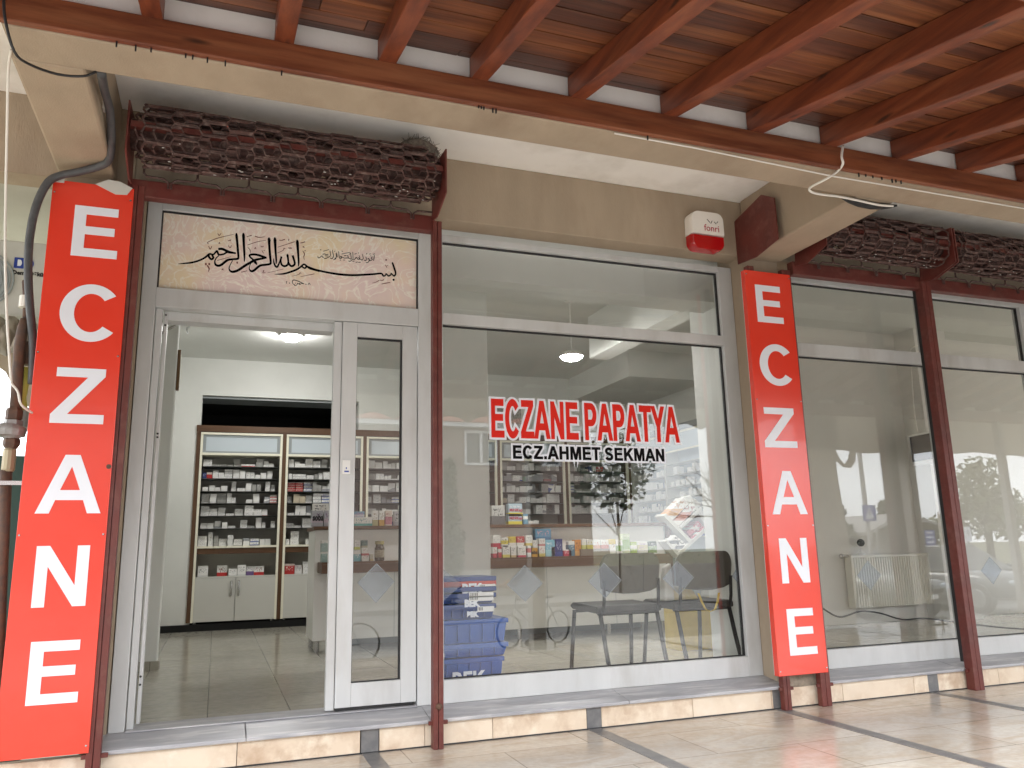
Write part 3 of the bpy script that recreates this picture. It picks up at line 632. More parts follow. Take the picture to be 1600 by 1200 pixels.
Z4 = [[(-40,450,24),(100,500,24),(300,545,26),(500,575,28),(700,588,28),(900,580,26),(1060,570,24),(1180,560,22),(1215,600,22),(1250,590,16),(1262,562,14),(1300,600,20),(1340,580,16),(1345,555,12),(1390,600,22),(1420,560,20),(1400,480,24),(1370,390,22),(1360,372,8)],[(1370,655,10),(1386,665,34),(1400,674,10)]]
script('main_script', Z4, 485, 375, 10.667, INK, .0136)
D1 = [[(650,385,9),(850,300,11),(1200,215,5)],[(650,392,12),(680,418,6)],[(860,760,9),(1150,680,5)],[(1360,1005,9),(1480,975,9)],[(605,835,34),(640,835,34)],[(675,835,34),(710,835,34)],[(650,860,18),(690,930,18),(670,1000,4)],[(1260,805,30),(1290,805,30)],[(870,200,10),(900,245,10)],[(900,245,8),(940,195,8)],[(680,460,10),(712,525,10),(745,465,10)],[(1090,450,10),(1130,495,10),(1155,445,8)],[(890,410,10),(905,385,10),(915,415,10)],[(1085,340,8),(1100,355,8),(1115,335,8),(1130,355,8),(1145,320,8)],[(950,960,8),(985,930,8),(955,945,8),(1000,960,8)]]
script('vowel_marks', D1, 275, 350, 13.333, RED, .0150)
D2 = [[(155,440,8),(350,375,10),(540,340,4)],[(310,255,14),(400,280,12),(525,265,4)],[(140,268,14),(180,255,8),(240,240,16)],[(205,310,8),(200,355,10)],[(165,490,8),(210,545,10),(215,610,4)],[(305,525,10),(320,490,10),(335,525,8)],[(430,455,7),(445,485,7),(458,460,7),(475,485,7),(490,455,7)],[(455,550,9),(490,612,8)],[(490,560,7),(520,548,7)],[(785,485,7),(1140,370,10)],[(820,335,14),(860,345,10),(935,320,14)],[(1000,315,10),(1020,330,10),(1005,350,8)],[(780,605,5),(900,550,8),(915,505,10),(945,520,8)],[(1010,490,8),(1025,515,8),(1045,490,8),(1060,520,8),(1080,490,8)],[(1255,400,8),(1300,390,12),(1355,372,14)],[(1335,465,8),(1310,480,10),(1345,492,8)],[(1305,560,8),(1345,630,12),(1325,685,8),(1342,750,4)],[(1340,560,8),(1370,552,8)],[(575,1020,5),(900,940,6)],[(475,985,8),(500,970,8),(475,1020,8),(530,1010,6)],[(1080,1090,4),(1220,1055,7),(1250,1020,10),(1275,1030,8)],[(1260,1100,6),(1550,1040,9)]]
script('vowel_marks', D2, 375, 350, 13.333, RED, .0143)
D4 = [[(1030,720,4),(1100,700,7),(1150,670,8)],[(1160,668,8),(1190,680,8),(1222,660,9)],[(1185,735,8),(1330,708,9)],[(1248,415,8),(1275,462,8)],[(1275,430,6),(1298,420,6)],[(1250,345,8),(1262,320,8),(1270,348,7)]]
script('vowel_marks', D4, 485, 375, 10.667, RED, .0136)
S4 = [[(125,270,6),(130,297,9),(160,290,9),(190,265,8),(205,290,9),(225,285,6)],[(215,187,7),(310,160,6)],[(165,160,10),(180,168,10)],[(205,240,9),(235,232,9),(270,245,10),(300,235,8)],[(228,312,9),(270,302,10),(330,265,8),(330,210,8),(325,178,8)],[(240,262,8),(280,268,8),(300,262,6)],[(330,300,9),(360,312,9),(385,270,8),(372,205,8),(368,165,6)],[(385,332,9),(430,312,7)],[(400,305,9),(425,300,9),(432,260,8),(425,215,6)],[(395,190,7),(415,185,7)],[(440,210,6),(447,290,8)],[(470,190,6),(485,300,9),(520,300,9),(500,270,8),(560,300,8),(600,300,9),(640,300,8)],[(520,235,7),(660,205,6)],[(520,185,8),(540,190,8)],[(560,265,8),(600,258,8)],[(620,250,8),(635,300,9),(660,312,8),(680,320,9),(675,260,8),(670,210,6)],[(490,335,8),(510,335,8)],[(545,335,7),(575,335,7)],[(635,350,9),(660,355,9),(700,330,8),(710,300,8),(705,200,6)],[(670,225,7),(640,240,7)],[(735,238,8),(770,225,7)],[(715,335,9),(745,315,9),(765,290,10),(790,322,8),(815,322,8),(825,300,8),(810,258,6)],[(700,362,8),(735,352,6)],[(755,375,8),(790,366,6)],[(800,378,8),(840,370,6)],[(795,290,8),(830,322,8),(868,325,8),(880,300,8),(862,232,6)],[(800,225,7),(808,208,5)],[(850,345,8),(865,350,8)],[(895,335,9),(925,345,9),(930,300,8),(918,285,7)],[(925,380,9),(960,372,9),(985,335,8),(965,308,9),(955,325,7)],[(970,335,8),(1000,345,9),(1035,322,8),(1010,305,8),(1035,280,9)],[(1065,255,8),(1060,300,10),(1052,348,8)],[(930,235,9),(945,225,9)],[(985,240,8),(1000,225,7)],[(1040,240,8),(1075,232,6)],[(1000,270,7),(1012,262,7)]]
script('small_script', S4, 485, 375, 10.667, INK, .0150)
SG = [[(345,1005,9),(300,975,9),(290,930,11),(320,900,12),(400,920,12),(470,950,12),(535,982,10)],[(535,980,10),(480,975,9),(440,1000,8),(445,965,8),(415,985,9),(400,965,8),(385,1000,9),(345,1018,9),(320,985,8)],[(350,965,10),(366,968,10)],[(165,935,9),(172,975,8)],[(160,935,8),(185,930,7)],[(222,965,14),(240,965,14)],[(565,990,14),(583,990,14)],[(615,1000,8),(640,960,8)],[(640,960,8),(665,1005,8)]]
script('signature', SG, 435, 370, 13.333, INK, .0150)

# --- pharmacy window
pw_ = thing('pharmacy_window', 'large grey aluminium window of the pharmacy with red and black shop lettering', 'shop window', (2.36, .02, .222))
frame_bar(pw_, 'jamb', 1.2155, 1.275, .223, 3.093); frame_bar(pw_, 'jamb', 3.372, 3.484, .223, 3.093)
frame_bar(pw_, 'head', 1.275, 3.372, 3.05, 3.093); frame_bar(pw_, 'transom', 1.275, 3.372, 2.492, 2.565, -.014); frame_bar(pw_, 'bottom_rail', 1.275, 3.372, .223, .352)
pane(pw_, 1.275, 3.372, 2.565, 3.05); big = pane(pw_, 1.275, 3.372, .352, 2.492)
o = flat_letters('shop_lettering', 'ECZANE PAPATYA', 1.592, 2.97, 1.782, .245, .0195, M['red_vinyl'], big, offset=.0022)
flat_letters('outline', 'ECZANE PAPATYA', 1.592, 2.97, 1.782, .245, .0213, M['letter'], o, offset=.0165, depth=.0004)
o = flat_letters('owner_lettering', 'ECZ.AHMET SEKMAN', 1.737, 2.85, 1.649, .083, .0195, M['black_vinyl'], big, gap=.03, offset=.0018)
flat_letters('outline', 'ECZ.AHMET SEKMAN', 1.737, 2.85, 1.649, .083, .0213, M['letter'], o, offset=.0145, depth=.0004, gap=.03)
for cx in (1.268+.02, 1.802, 2.35, 2.893, 3.43):
    r_ = min(.118, 3.368-cx) if cx > 3.3 else .118
    b = MB()
    if cx > 3.3: b.prism([(3.37,.935),(3.37,.815),(cx-.118,.874)], .0205, .0213)
    elif cx < 1.3: b.prism([(1.278,.98),(1.278,.79),(cx+.11,.885)], .0205, .0213)
    else: b.prism([(cx,.985),(cx+.118,.874),(cx,.768),(cx-.118,.874)], .0205, .0213)
    dm = b.build('frosted_diamond', M['frost'], big)
    if 1.3 < cx < 3.3: edge_lines([(cx,.985),(cx+.118,.874),(cx,.768),(cx-.118,.874)], dm)
# --- window of the empty shop
ew = thing('empty_shop_window', 'grey aluminium window of the empty shop right of the right red sign', 'shop window', (5.25, .02, .222))
frame_bar(ew, 'jamb', 3.985, 4.03, .223, 3.09); frame_bar(ew, 'jamb', 5.31, 5.36, .223, 3.09); frame_bar(ew, 'jamb', 6.44, 6.56, .223, 3.09)
for x0, x1 in ((4.03, 5.31), (5.36, 6.44)):
    frame_bar(ew, 'head', x0, x1, 3.045, 3.09); frame_bar(ew, 'transom', x0, x1, 2.463, 2.563, -.014); frame_bar(ew, 'bottom_rail', x0, x1, .223, .352)
    pane(ew, x0, x1, 2.563, 3.045); o = pane(ew, x0, x1, .352, 2.463)
    for cx in ([4.50] if x0 < 5 else [5.32+.4, 6.2]):
        b = MB(); b.prism([(cx,.945),(cx+.11,.842),(cx,.737),(cx-.11,.842)], .0205, .0213); dm = b.build('frosted_diamond', M['frost'], o); edge_lines([(cx,.945),(cx+.11,.842),(cx,.737),(cx-.11,.842)], dm)
for x0, x1 in ((6.56, 7.6), (7.66, 8.35)):  # unseen glazed bays, added to bring more daylight into the empty shop
    frame_bar(ew, 'jamb', x1, x1+.06, .223, 3.09); frame_bar(ew, 'head', x0, x1, 3.045, 3.09); frame_bar(ew, 'transom', x0, x1, 2.463, 2.563, -.014); frame_bar(ew, 'bottom_rail', x0, x1, .223, .352); pane(ew, x0, x1, 2.563, 3.045); pane(ew, x0, x1, .352, 2.463)

# ================================================================== red steel guides, signs, rolled grilles
def post(x0, x1, label, z0=PZ, z1=3.06, y0=-.285, y1=-.225, knob=False, back=None):
    t = thing('guide_post', label, 'steel post', ((x0+x1)/2, (y0+y1)/2, z0), 'red steel guide posts of the security grilles')
    c = (x0+x1)/2; b = MB(); b.box(x0, c-.0015, y0, y1, z0, z1).box(c+.0015, x1, y0, y1, z0, z1).box(x0+.008, x1-.008, y0+.01, y1, z0, z1-.01); b.build('channel', M['steel_red'], t, bevel=.003)
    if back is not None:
        b = MB(); b.box(x0+.004, x1-.004, y1+.001, back, .23, z1-.005); b.build('shaded_side', M['gasket'], t)  # black box standing in for the post's shaded side
    if knob:
        b = MB(); b.ball(((x0+x1)/2+.002, y0-.002, .262), (.020,.012,.017)); b.build('bolt', M['rust'], t, smooth=True)
    b = MB(); b.box(x0-.02, x1+.03, y1-.035, y1-.02, .165, .185); b.build('bracket', M['steel_red'], t)
    return t
post(1.142, 1.198, 'red steel guide post with a round bolt, between the door and the pharmacy window', knob=True)
pr = at(1439,452,-.27).x
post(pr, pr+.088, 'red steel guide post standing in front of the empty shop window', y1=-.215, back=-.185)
post(at(1225,1080,-.27).x, at(1235,1080,-.27).x+.005, 'narrow red guide post under the left edge of the right red sign', z1=3.02, y0=-.27)
post(at(1284,1080,-.27).x, at(1299,1080,-.27).x, 'red guide post under the right edge of the right red sign', z1=3.02, y0=-.27)
post(-.525, -.462, 'red steel guide post beside the left red sign, at the edge of the doorway', y0=-.27)

LET = 'ECZANE'
def sign(x0, x1, z0, z1, ytop, letters, label, rows):
    t = thing('pharmacy_sign', label, 'sign', ((x0+x1)/2, ytop, z0), 'tall red vertical signs')
    b = MB(); b.box(x0, x1, ytop, ytop+.045, z0, z1); o = b.build('panel', M['sign'], t, bevel=.002)
    b = MB(); b.box(x0+.002, x1-.002, ytop+.0455, ytop+.05, z0+.002, z1-.002); b.build('backing', M['sign_edge'], o)
    for ch, (a, c, zb, h) in zip(LET, rows): flat_letters('letter', ch, a, c, zb, h, ytop-.0014, M['letter'], t, depth=.001)
    return t
def adv(ch, a, c):      # advance box from the drawn extent of a letter
    con = [u for q in GL[ch][1] for u, v in q]; lo, hi = min(con), max(con); s = (c-a)/(hi-lo); return a-lo*s, a-lo*s+GL[ch][0]*s
rowsL = [(-.784,-.569,2.622,.279),(-.808,-.556,2.172,.298),(-.806,-.567,1.745,.283),(-.83,-.545,1.302,.286),(-.806,-.578,.863,.285),(-.791,-.577,.426,.282)]
rowsR = [(3.476,3.697,2.604,.274),(3.460,3.722,2.157,.289),(3.446,3.713,1.722,.275),(3.458,3.745,1.274,.289),(3.489,3.713,.827,.290),(3.50,3.718,.376,.289)]
def fixrows(rows): return [(*adv(ch, a, c), z, h) for ch, (a, c, z, h) in zip(LET, rows)]
sL = sign(-.897, -.512, .196, 3.03, -.28, LET, 'tall red sign with white letters left of the entrance, its torn top taped', fixrows(rowsL))
b = MB(); b.prism([(-.70,3.03),(-.60,2.985),(-.545,2.99),(-.52,3.032),(-.58,3.06),(-.64,3.065)], -.2825, -.2815); b.build('tape', M['bag'], sL)
b = MB(); b.box(-.885,-.845,-.283,-.2815,3.015,3.06); b.build('tape', M['bag'], sL)
sR = sign(3.40, 3.79, .255, 2.98, -.2805, LET, 'tall red sign with white letters between the pharmacy window and the empty shop', fixrows(rowsR))
b = MB(); p = at(170,729,-.281); b.lathe([(.012,0),(.012,-.002)], (p.x, -.281, p.z), 10, 'y'); b.build('screw_hole', M['rust'], sL)
for s_, xs_, zs_ in ((sL,(-.885,-.525),(.23,1.2,2.1,2.96)),(sR,(3.412,3.778),(.285,1.2,2.05,2.95))):
    for x in xs_:
        for z in zs_: b = MB(); b.lathe([(.0055,0),(.0045,-.003)], (x,-.281,z), 8, 'y'); b.build('screw', M['chrome'], s_)

def grille(x0, x1, label, seed):
    rnd = random.Random(seed)
    t = thing('rolled_grille', label, 'security grille', ((x0+x1)/2, -.44, 3.05), 'rolled up security grilles')
    cy, cz = -.445, 3.262
    b = MB(); b.tube([(x0,cy,cz),(x1,cy,cz)], .082, 16); b.build('shaft', M['steel_dark'], t, smooth=True)
    b = MB(); b.box(x0+.01, x1-.01, cy-.125, cy-.09, cz-.016, cz+.016); b.build('lock_bar', M['steel_red'], t)
    # red spring bands on the shaft
    b = MB(); per = .27
    for x in (x0+.45, x0+1.15):
        if x < x1-.1: b = MB(); b.lathe([(.10,0),(.107,.01),(.107,.09),(.10,.1)], (x,cy,cz), 16, 'x'); b.build('spring_drum', M['steel_dark'], t)
    for li, (rad, N) in enumerate(((.155, 24), (.137, 20), (.116, 16))):
        b = MB(); dth = math.pi/N; off = rnd.random()*per
        for k in range(N):
            th = 2*math.pi*k/N + li*.2
            x = x0+.012-off; pts = []
            up = (k % 2 == 0)
            s = .42*dth*2
            while x < x1:
                for fx, sg in ((0,1),(.117,1),(.135,-1),(.252,-1)):
                    xx = x+fx
                    if x0+.01 <= xx <= x1-.01:
                        a = th + (sg if up else -sg)*s + .012*math.sin(xx*9+li); rr = rad + .006*math.sin(xx*5+k)
                        pts.append((xx, cy+rr*math.sin(a), cz+rr*math.cos(a)))
                x += per
            if len(pts) > 2: b.tube(pts, .0072, 5)
        b.build('lattice', M['steel_dark'], t)
    # last row of links hanging down behind the rail
    b = MB(); x = x0+.06
    while x < x1-.15:
        b.tube([(x,-.29,3.16),(x,-.29,3.125),(x+.015,-.29,3.108),(x+.10,-.29,3.105),(x+.125,-.29,3.085),(x+.125,-.29,3.05)], .0065, 5)
        b.tube([(x+.27,-.29,3.16),(x+.27,-.29,3.125),(x+.255,-.29,3.108),(x+.165,-.29,3.105),(x+.14,-.29,3.085),(x+.14,-.29,3.05)], .0065, 5)
        x += .27
    b.build('hanging_links', M['steel_dark'], t)
    b = MB(); b.box(x0-.02, x1+.02, -.262, -.20, 3.0, 3.098); b.build('rail', M['steel_red'], t, bevel=.004)
    for x in (x0, x1):
        b = MB(); b.prism([(-.60,3.10),(-.60,3.372),(-.36,3.392),(-.29,3.30),(-.27,3.06),(-.39,3.035)], x-.004, x+.004, 'x'); b.build('end_plate', M['steel_red'], t)
    # droppings and fluff caught in the links
    b = MB()
    for _ in range(34):
        a = rnd.gauss(math.pi+.35, .35); r_ = .159; x = rnd.uniform(x0+.1, x1-.05)
        b.ball((x, cy+r_*math.sin(a), cz+r_*math.cos(a)), (rnd.uniform(.003,.010), .004, rnd.uniform(.002,.004)), 5, 4)
    tag(b.build('droppings', mat('grey_droppings', (.45,.43,.40), .9), t), kind='stuff')
    return t
grille(-.53, 1.14, 'dark red lattice grille rolled up above the pharmacy entrance with a bird nest on it', 3)
grille(3.86, 5.05, 'dark red lattice grille rolled up above the left half of the empty shop window', 4)
grille(5.075, 6.9, 'dark red lattice grille rolled up above the right half of the empty shop window', 5)
b = MB(); b.prism([(-.15,3.07),(-.15,3.40),(-.47,3.53-.06),(-.60,3.39),(-.60,3.09),(-.36,3.05)], 3.447, 3.455, 'x')
o = b.build('grille_end_plate', M['steel_red'], None); tag(o, 'lone dark red steel plate fixed beside the cross beam above the right red sign', 'steel plate')

# nest
b = MB(); rnd = random.Random(2); c = at(655,252,-.40)
b.ball((c.x, -.36, 3.455), (.13,.10,.07), 14, 8); b.ball((c.x+.01, -.33, 3.51), (.055,.05,.05), 10, 6)
for _ in range(120):
    a = rnd.uniform(0,6.28); e_ = rnd.uniform(-.3,1.2); p = Vector((c.x+.132*math.cos(a)*math.cos(e_), -.36+.10*math.sin(a)*math.cos(e_), 3.455+.07*math.sin(e_)))
    d = Vector((rnd.gauss(0,1),rnd.gauss(0,1),rnd.gauss(0,.6))).normalized()*rnd.uniform(.012,.045)
    b.tube([p-d, p+d], .0016, 3)
tag(b.build('bird_nest', M['straw']), 'mud and straw bird nest on the rolled grille by the ceiling', 'bird nest')

# siren
s0 = at(1079,329,-.22); sx0, sx1, sz0, sz1, zm = 3.022, 3.298, 3.122, 3.405, 3.232
sr = thing('alarm_siren', 'white wall siren with a red lens above the pharmacy window', 'alarm', (3.16, -.15, 3.12))
def rounded(x0,x1,z0,z1,r,top=True,bot=True):
    q = []
    q += ([(x0+r+r*math.cos(R(a)), z0+r+r*math.sin(R(a))) for a in range(180,271,15)] if bot else [(x0,z0)])
    q += ([(x1-r+r*math.cos(R(a)), z0+r+r*math.sin(R(a))) for a in range(270,361,15)] if bot else [(x1,z0)])
    q += ([(x1-r+r*math.cos(R(a)), z1-r+r*math.sin(R(a))) for a in range(0,91,15)] if top else [(x1,z1)])
    q += ([(x0+r+r*math.cos(R(a)), z1-r+r*math.sin(R(a))) for a in range(90,181,15)] if top else [(x0,z1)])
    return q
def domed(name, poly, y0, y1, inset, m_, parent):
    b = MB(); n_ = len(poly); cx = sum(p[0] for p in poly)/n_; cz = sum(p[1] for p in poly)/n_
    rings = [(y0,1),(y0+(y1-y0)*.6,1),(y1-(y1-y0)*.12,1-inset*.5),(y1,1-inset)]
    vs = [(cx+(p[0]-cx)*s_, y, cz+(p[1]-cz)*s_) for y, s_ in rings for p in poly]
    fs = [tuple(range(n_)), tuple(range(3*n_,4*n_))[::-1]] + [(k*n_+i,k*n_+(i+1)%n_,(k+1)*n_+(i+1)%n_,(k+1)*n_+i) for k in range(3) for i in range(n_)]
    b.add(vs, fs); return b.build(name, m_, parent)
domed('cover', rounded(sx0,sx1,zm,sz1,.06,True,False), -.149, -.235, .07, M['siren_w'], sr)
domed('lens', rounded(sx0+.003,sx1-.003,sz0,zm-.002,.055,False,True), -.149, -.232, .09, M['siren_r'], sr)
GM = mat('dark_red_print', (.42,.02,.05), .4)
lx = at(1100,352,-.237).x; lz = at(1100,356,-.237).z
text_mesh('logo', 'fonri', .070, (lx, -.2365, lz-.018), GM, sr, sx=.95, bold=0)
b = MB()
for a0, a1 in (((.03,.085),(.052,.062)),((.058,.055),(.072,.078)),((.088,.072),(.104,.056)),((.108,.064),(.120,.078))):
    b.prism(stroke([(lx+a0[0], lz+a0[1]-.015),(lx+a1[0], lz+a1[1]-.015)], .005), -.2365, -.2355)
b.build('emblem', M['gasket'], sr)

# ================================================================== cables and the things left of the entrance
def cable(name, pts, r, m_, label, cat='cable', smooth=4, group=None):
    P = [Vector(p) for p in pts]; out = []
    for i in range(len(P)-1):
        p0 = P[max(i-1,0)]; p1 = P[i]; p2 = P[i+1]; p3 = P[min(i+2,len(P)-1)]
        for s in range(smooth):
            t = s/smooth; out.append(.5*((2*p1)+(p2-p0)*t+(2*p0-5*p1+4*p2-p3)*t*t+(3*p1-p0-3*p2+p3)*t**3))
    out.append(P[-1]); b = MB(); b.tube(out, r, 8); o = b.build(name, m_, None, smooth=True); return tag(o, label, cat, group)
yb = -.60
cable('drain_hose', [at(158,112,-1.24), at(163,140,-1.0), at(171,170,-.8), at(174,210,-.62), at(172,245,-.45), at(160,258,-.38), at(125,268,-.33), at(95,274,-.31), at(75,285,-.31), at(58,318,-.30), at(48,360,-.28), at(44,410,-.26), at(46,470,-.24), at(52,540,-.22), at(50,600,-.22)], .020, M['cable_grey'], 'thick dark hose curving round the top of the left red sign', 'hose')
b = MB(); p = at(167,165,-.76); b.box(p.x-.03, p.x+.012, -.79, -.74, p.z-.03, p.z+.03); tag(b.build('cable_clip', M['cable_white'], None, bevel=.004), 'white plastic clip on the dark hose under the cross beam', 'clip')
cable('thin_cable', [at(6,0,-1.56), at(8,30,-1.55), at(22,80,-1.50), at(45,100,-1.40), at(90,116,-1.28), at(130,119,-1.27), at(150,112,-1.255)], .0055, M['black'], 'thin black cable hanging from the canopy corner to the left cross beam')
cable('white_wire', [at(18,78,-1.2), at(13,110,-1.1), at(11,200,-.9), at(9,300,-.7), at(8,400,-.6), at(11,500,-.5), at(17,590,-.45), at(19,600,-.45), at(28,612,-.45), at(33,632,-.44), at(50,645,-.33)], .0055, M['cable_white'], 'thin white wire hanging down at the far left and tied to the gas pipe', 'wire')
cable('white_cable', [at(1317,228,-1.55), at(1315,245,-1.56), at(1317,256,-1.55), at(1308,268,-1.5), at(1290,280,-1.49), at(1266,293,-1.40), at(1268,300,-1.38), at(1285,304,-1.36), at(1310,307,-1.33), at(1340,313,-1.30), at(1372,320,-1.27), at(1395,322,-1.255)], .007, M['cable_white'], 'white cable running down from a rafter and along the beam above the right cross beam')
cable('white_conduit', [at(960,205.5,-1.50)-Vector((0,0,.010)), at(1080,227,-1.50)-Vector((0,0,.011)), at(1300,272,-1.50)-Vector((0,0,.012)), at(1500,306,-1.50)-Vector((0,0,.012)), at(1700,340,-1.50)-Vector((0,0,.012))], .0045, M['cable_white'], 'straight white cable along the underside of the timber plate', smooth=1)
b = MB(); P = [(1310,306),(1325,316),(1340,322),(1360,326),(1378,326),(1392,324),(1402,321),(1372,319),(1340,312)]
b.prism([( (q:=atz(x,y,3.10)).x, q.y) for x,y in P], 3.094, 3.106, 'z'); tag(b.build('rubber_flap', M['black'], None), 'black rubber flap drooping beside the white cable under the beam', 'flap')
# dark nail tips under the plate
b = MB()
for px in (182,212,236,290,301,324,352,440,1342,1353,1364,1378,1394,1400,1408,748,752,756,770,775,1012):
    y_ = 39+ (px-19)*.1755; p = at(px, y_+3, -1.512); b.box(p.x-.003, p.x+.003, -1.515, -1.509, 3.108-random.uniform(.012,.028), 3.11)
tag(b.build('nail_tips', M['gasket'], None), kind='stuff'); bpy.data.objects['nail_tips']['label'] = 'dark nail tips sticking out under the timber plate'
# outdoor unit
p0 = at(-60,372,1.3); p1 = at(82,497,1.3)
ac = thing('outdoor_unit', 'white air conditioner outdoor unit with a blue logo in the passage left of the entrance', 'air conditioner', ((p0.x+p1.x)/2, 1.5, p1.z))
b = MB(); b.box(p0.x-.2, p1.x+.15, 1.3, 1.62, p1.z, p0.z+.02); b.build('casing', M['ac'], ac, bevel=.012)
c = at(-32,435,1.3); b = MB()
for r_ in (.20,.165,.13,.095,.06): b.tube([(c.x+r_*math.cos(q*.2618), 1.292, c.z+r_*math.sin(q*.2618)) for q in range(24)], .006, 5, closed=True)
b.lathe([(.185,0),(.185,.004)], (c.x,1.294,c.z), 24, 'y'); b.build('fan_grille', M['cabgrey'], ac)
a0 = at(23,402,1.298); a1 = at(52,421,1.298)
b = MB(); wq = a1.x-a0.x; hq = a0.z-a1.z
def dshape(x, z, s, h): return [(x,z),(x,z+h)] + [(x+s*.5+s*.5*math.cos(R(a)), z+h/2+h/2*math.sin(R(a))) for a in range(90,-91,-15)]
b.prism([(a0.x,a1.z),(a0.x,a0.z),(a0.x+wq*.5,a0.z),(a0.x+wq*.5,a1.z)], 1.296, 1.299); b.prism(dshape(a0.x+wq*.52,a1.z,wq*.48,hq), 1.296, 1.299); b.build('logo', M['blue_logo'], ac)
b = MB(); b.prism(dshape(a0.x+wq*.18,a1.z+hq*.2,wq*.22,hq*.6), 1.293, 1.2955); b.build('logo', M['letter'], ac)
text_mesh('lettering', 'DemirDöküm', .040, (a0.x-.005, 1.298, a1.z-.045), M['gasket'], ac, bold=.002, sx=.95)
# rubbish tarpaulin and bracket below
b = MB(); rnd = random.Random(5); X0 = at(-20,500,1.2).x; X1 = at(70,500,1.2).x; zt = at(30,497,1.2).z; n_ = 14
vs = [(X0+(X1-X0)*i/n_, 1.15+.1*math.sin(i*1.7+j)+.08*rnd.random(), zt-.02-.05*j+.02*rnd.random()) for j in range(6) for i in range(n_+1)]
b.add(vs, [(j*(n_+1)+i, j*(n_+1)+i+1, (j+1)*(n_+1)+i+1, (j+1)*(n_+1)+i) for j in range(5) for i in range(n_)]); o = b.build('tarpaulin', M['cloth'], None, smooth=True)
so_ = o.modifiers.new('thick','SOLIDIFY'); so_.thickness = .006
tag(o, 'crumpled pale tarpaulin bundled under the outdoor unit', 'tarpaulin')
b = MB(); q = [at(x,y,1.55) for x,y in ((-40,500),(75,500),(75,700),(48,640),(24,612),(8,580),(-40,545))]
b.prism([(p.x,p.z) for p in q], 1.55, 1.7); tag(b.build('passage_wall', M['plaster'], None), 'shaded brown wall piece with a sloping lower edge behind the gas pipe', 'wall')
# gas pipe with regulator
gp = thing('gas_pipe', 'brown gas riser with a grey regulator left of the left red sign', 'gas pipe', (-1.02, -.2, PZ))
Yg = -.2
b = MB(); b.tube([at(41,500,Yg), at(36,512,Yg), at(31,540,Yg), at(28,580,Yg), at(24,640,Yg)], .026, 10); b.tube([at(41,500,Yg+.01), at(42,470,Yg+.02), at(40,440,Yg+.06)], .018, 8)
b.tube([at(10,735,Yg), at(5,850,Yg), at(0,960,Yg), at(-6,1130,Yg)], .026, 10); b.build('riser', M['rust'], gp, smooth=True)
b = MB(); p = at(40,472,Yg); b.lathe([(.03,-.03),(.03,.03)], p, 12); b.build('white_coupling', M['cable_white'], gp)
b = MB(); p = at(22,648,Yg); b.lathe([(.028,-.035),(.038,-.02),(.038,.02),(.028,.035)], p, 6); b.build('union_nut', M['rust'], gp); b = MB()
p = at(18,692,Yg); b.lathe([(.026,-.03),(.038,-.01),(.038,.015),(.026,.03)], p, 6); b.build('union_nut', M['rust'], gp)
b = MB(); p = at(20,668,Yg); b.lathe([(.042,-.03),(.042,.035)], p, 6); p = at(14,672,Yg); b.lathe([(.02,-.035),(.072,-.03),(.078,0),(.072,.012),(.045,.03)], p, 16); p = at(18,680,Yg); b.lathe([(.03,-.02),(.06,.005)], p, 12); b.build('regulator', M['regulator'], gp)
b = MB(); p = at(14,718,Yg); b.lathe([(.025,-.06),(.030,-.05),(.030,.045),(.025,.055)], p, 12); b.build('brass_fitting', M['brass'], gp)
b = MB(); b.tube([at(42,535,Yg+.03), at(42,570,Yg+.03)], .026, 8); b.build('hose_sleeve', M['rust'], gp)
b = MB(); b.tube([at(41,575,Yg+.03), at(38,600,Yg+.03), at(35,622,Yg+.03), at(36,640,Yg+.05)], [.026,.022,.018,.022], 10); b.build('yellow_hose', M['yellow_pipe'], gp, smooth=True)
b = MB(); c = at(36,655,.0); b.lathe([(.08,-.05),(.08,.05)], (c.x, .0, c.z), 20); b.build('meter_body', M['regulator'], gp)
b = MB(); p = at(4,756,Yg); b.box(p.x-.03, p.x+.14, Yg-.035, Yg-.03, p.z-.008, p.z+.012); b.build('pipe_clamp', M['chrome'], gp)
b = MB()
for i in range(9):
    x = -2.6+i*.19; b.box(x, x+.183, .32, .35, PZ, at(20,712,.32).z)
b.box(-2.7,-.9,.351,.38,.4,.45).box(-2.7,-.9,.351,.38,1.3,1.35)
tag(b.build('metal_fence', M['fence'], None), 'dark green sheet metal fence behind the gas riser', 'fence')
# ================================================================== pharmacy interior
# ceiling lamps
def lamp(x, y, zc, label):
    t = thing('ceiling_lamp', label, 'ceiling lamp', (x, y, zc-.04), 'round ceiling lamps')
    b = MB(); b.lathe([(.13,0),(.13,.03)], (x,y,zc-.031), 24); b.build('housing', M['paper'], t)
    b = MB(); b.lathe([(.02,-.062),(.07,-.050),(.105,-.028),(.112,-.006)], (x,y,zc-.03), 24); b.build('diffuser', M['lamp'], t, smooth=True)
p = atz(455,527,3.53); lamp(p.x, p.y, 3.57, 'round lit ceiling lamp seen through the open doorway')
p = atz(893,557,2.97)
t = thing('ceiling_lamp', 'round lit lamp hung on an added stem above the red lettering of the pharmacy window', 'ceiling lamp', (p.x, p.y, 2.94), 'round ceiling lamps')
b = MB(); b.tube([(p.x,p.y,3.02),(p.x,p.y,3.568)], .006, 6); b.lathe([(.05,3.54),(.05,3.568)], (p.x,p.y,0), 16); b.build('added_stem', M['paper'], t)  # stem added so the lamp hangs low and lights the counter front
b = MB(); b.lathe([(.118,2.968),(.112,2.985),(.06,3.02)], (p.x,p.y,0), 24); b.build('housing', M['paper'], t)  # cap added to keep this lamp's light off the ceiling
b = MB(); b.ball((p.x,p.y,2.965), (.105,.105,.04), 20, 10); b.build('diffuser', M['lamp_b'], t, smooth=True)

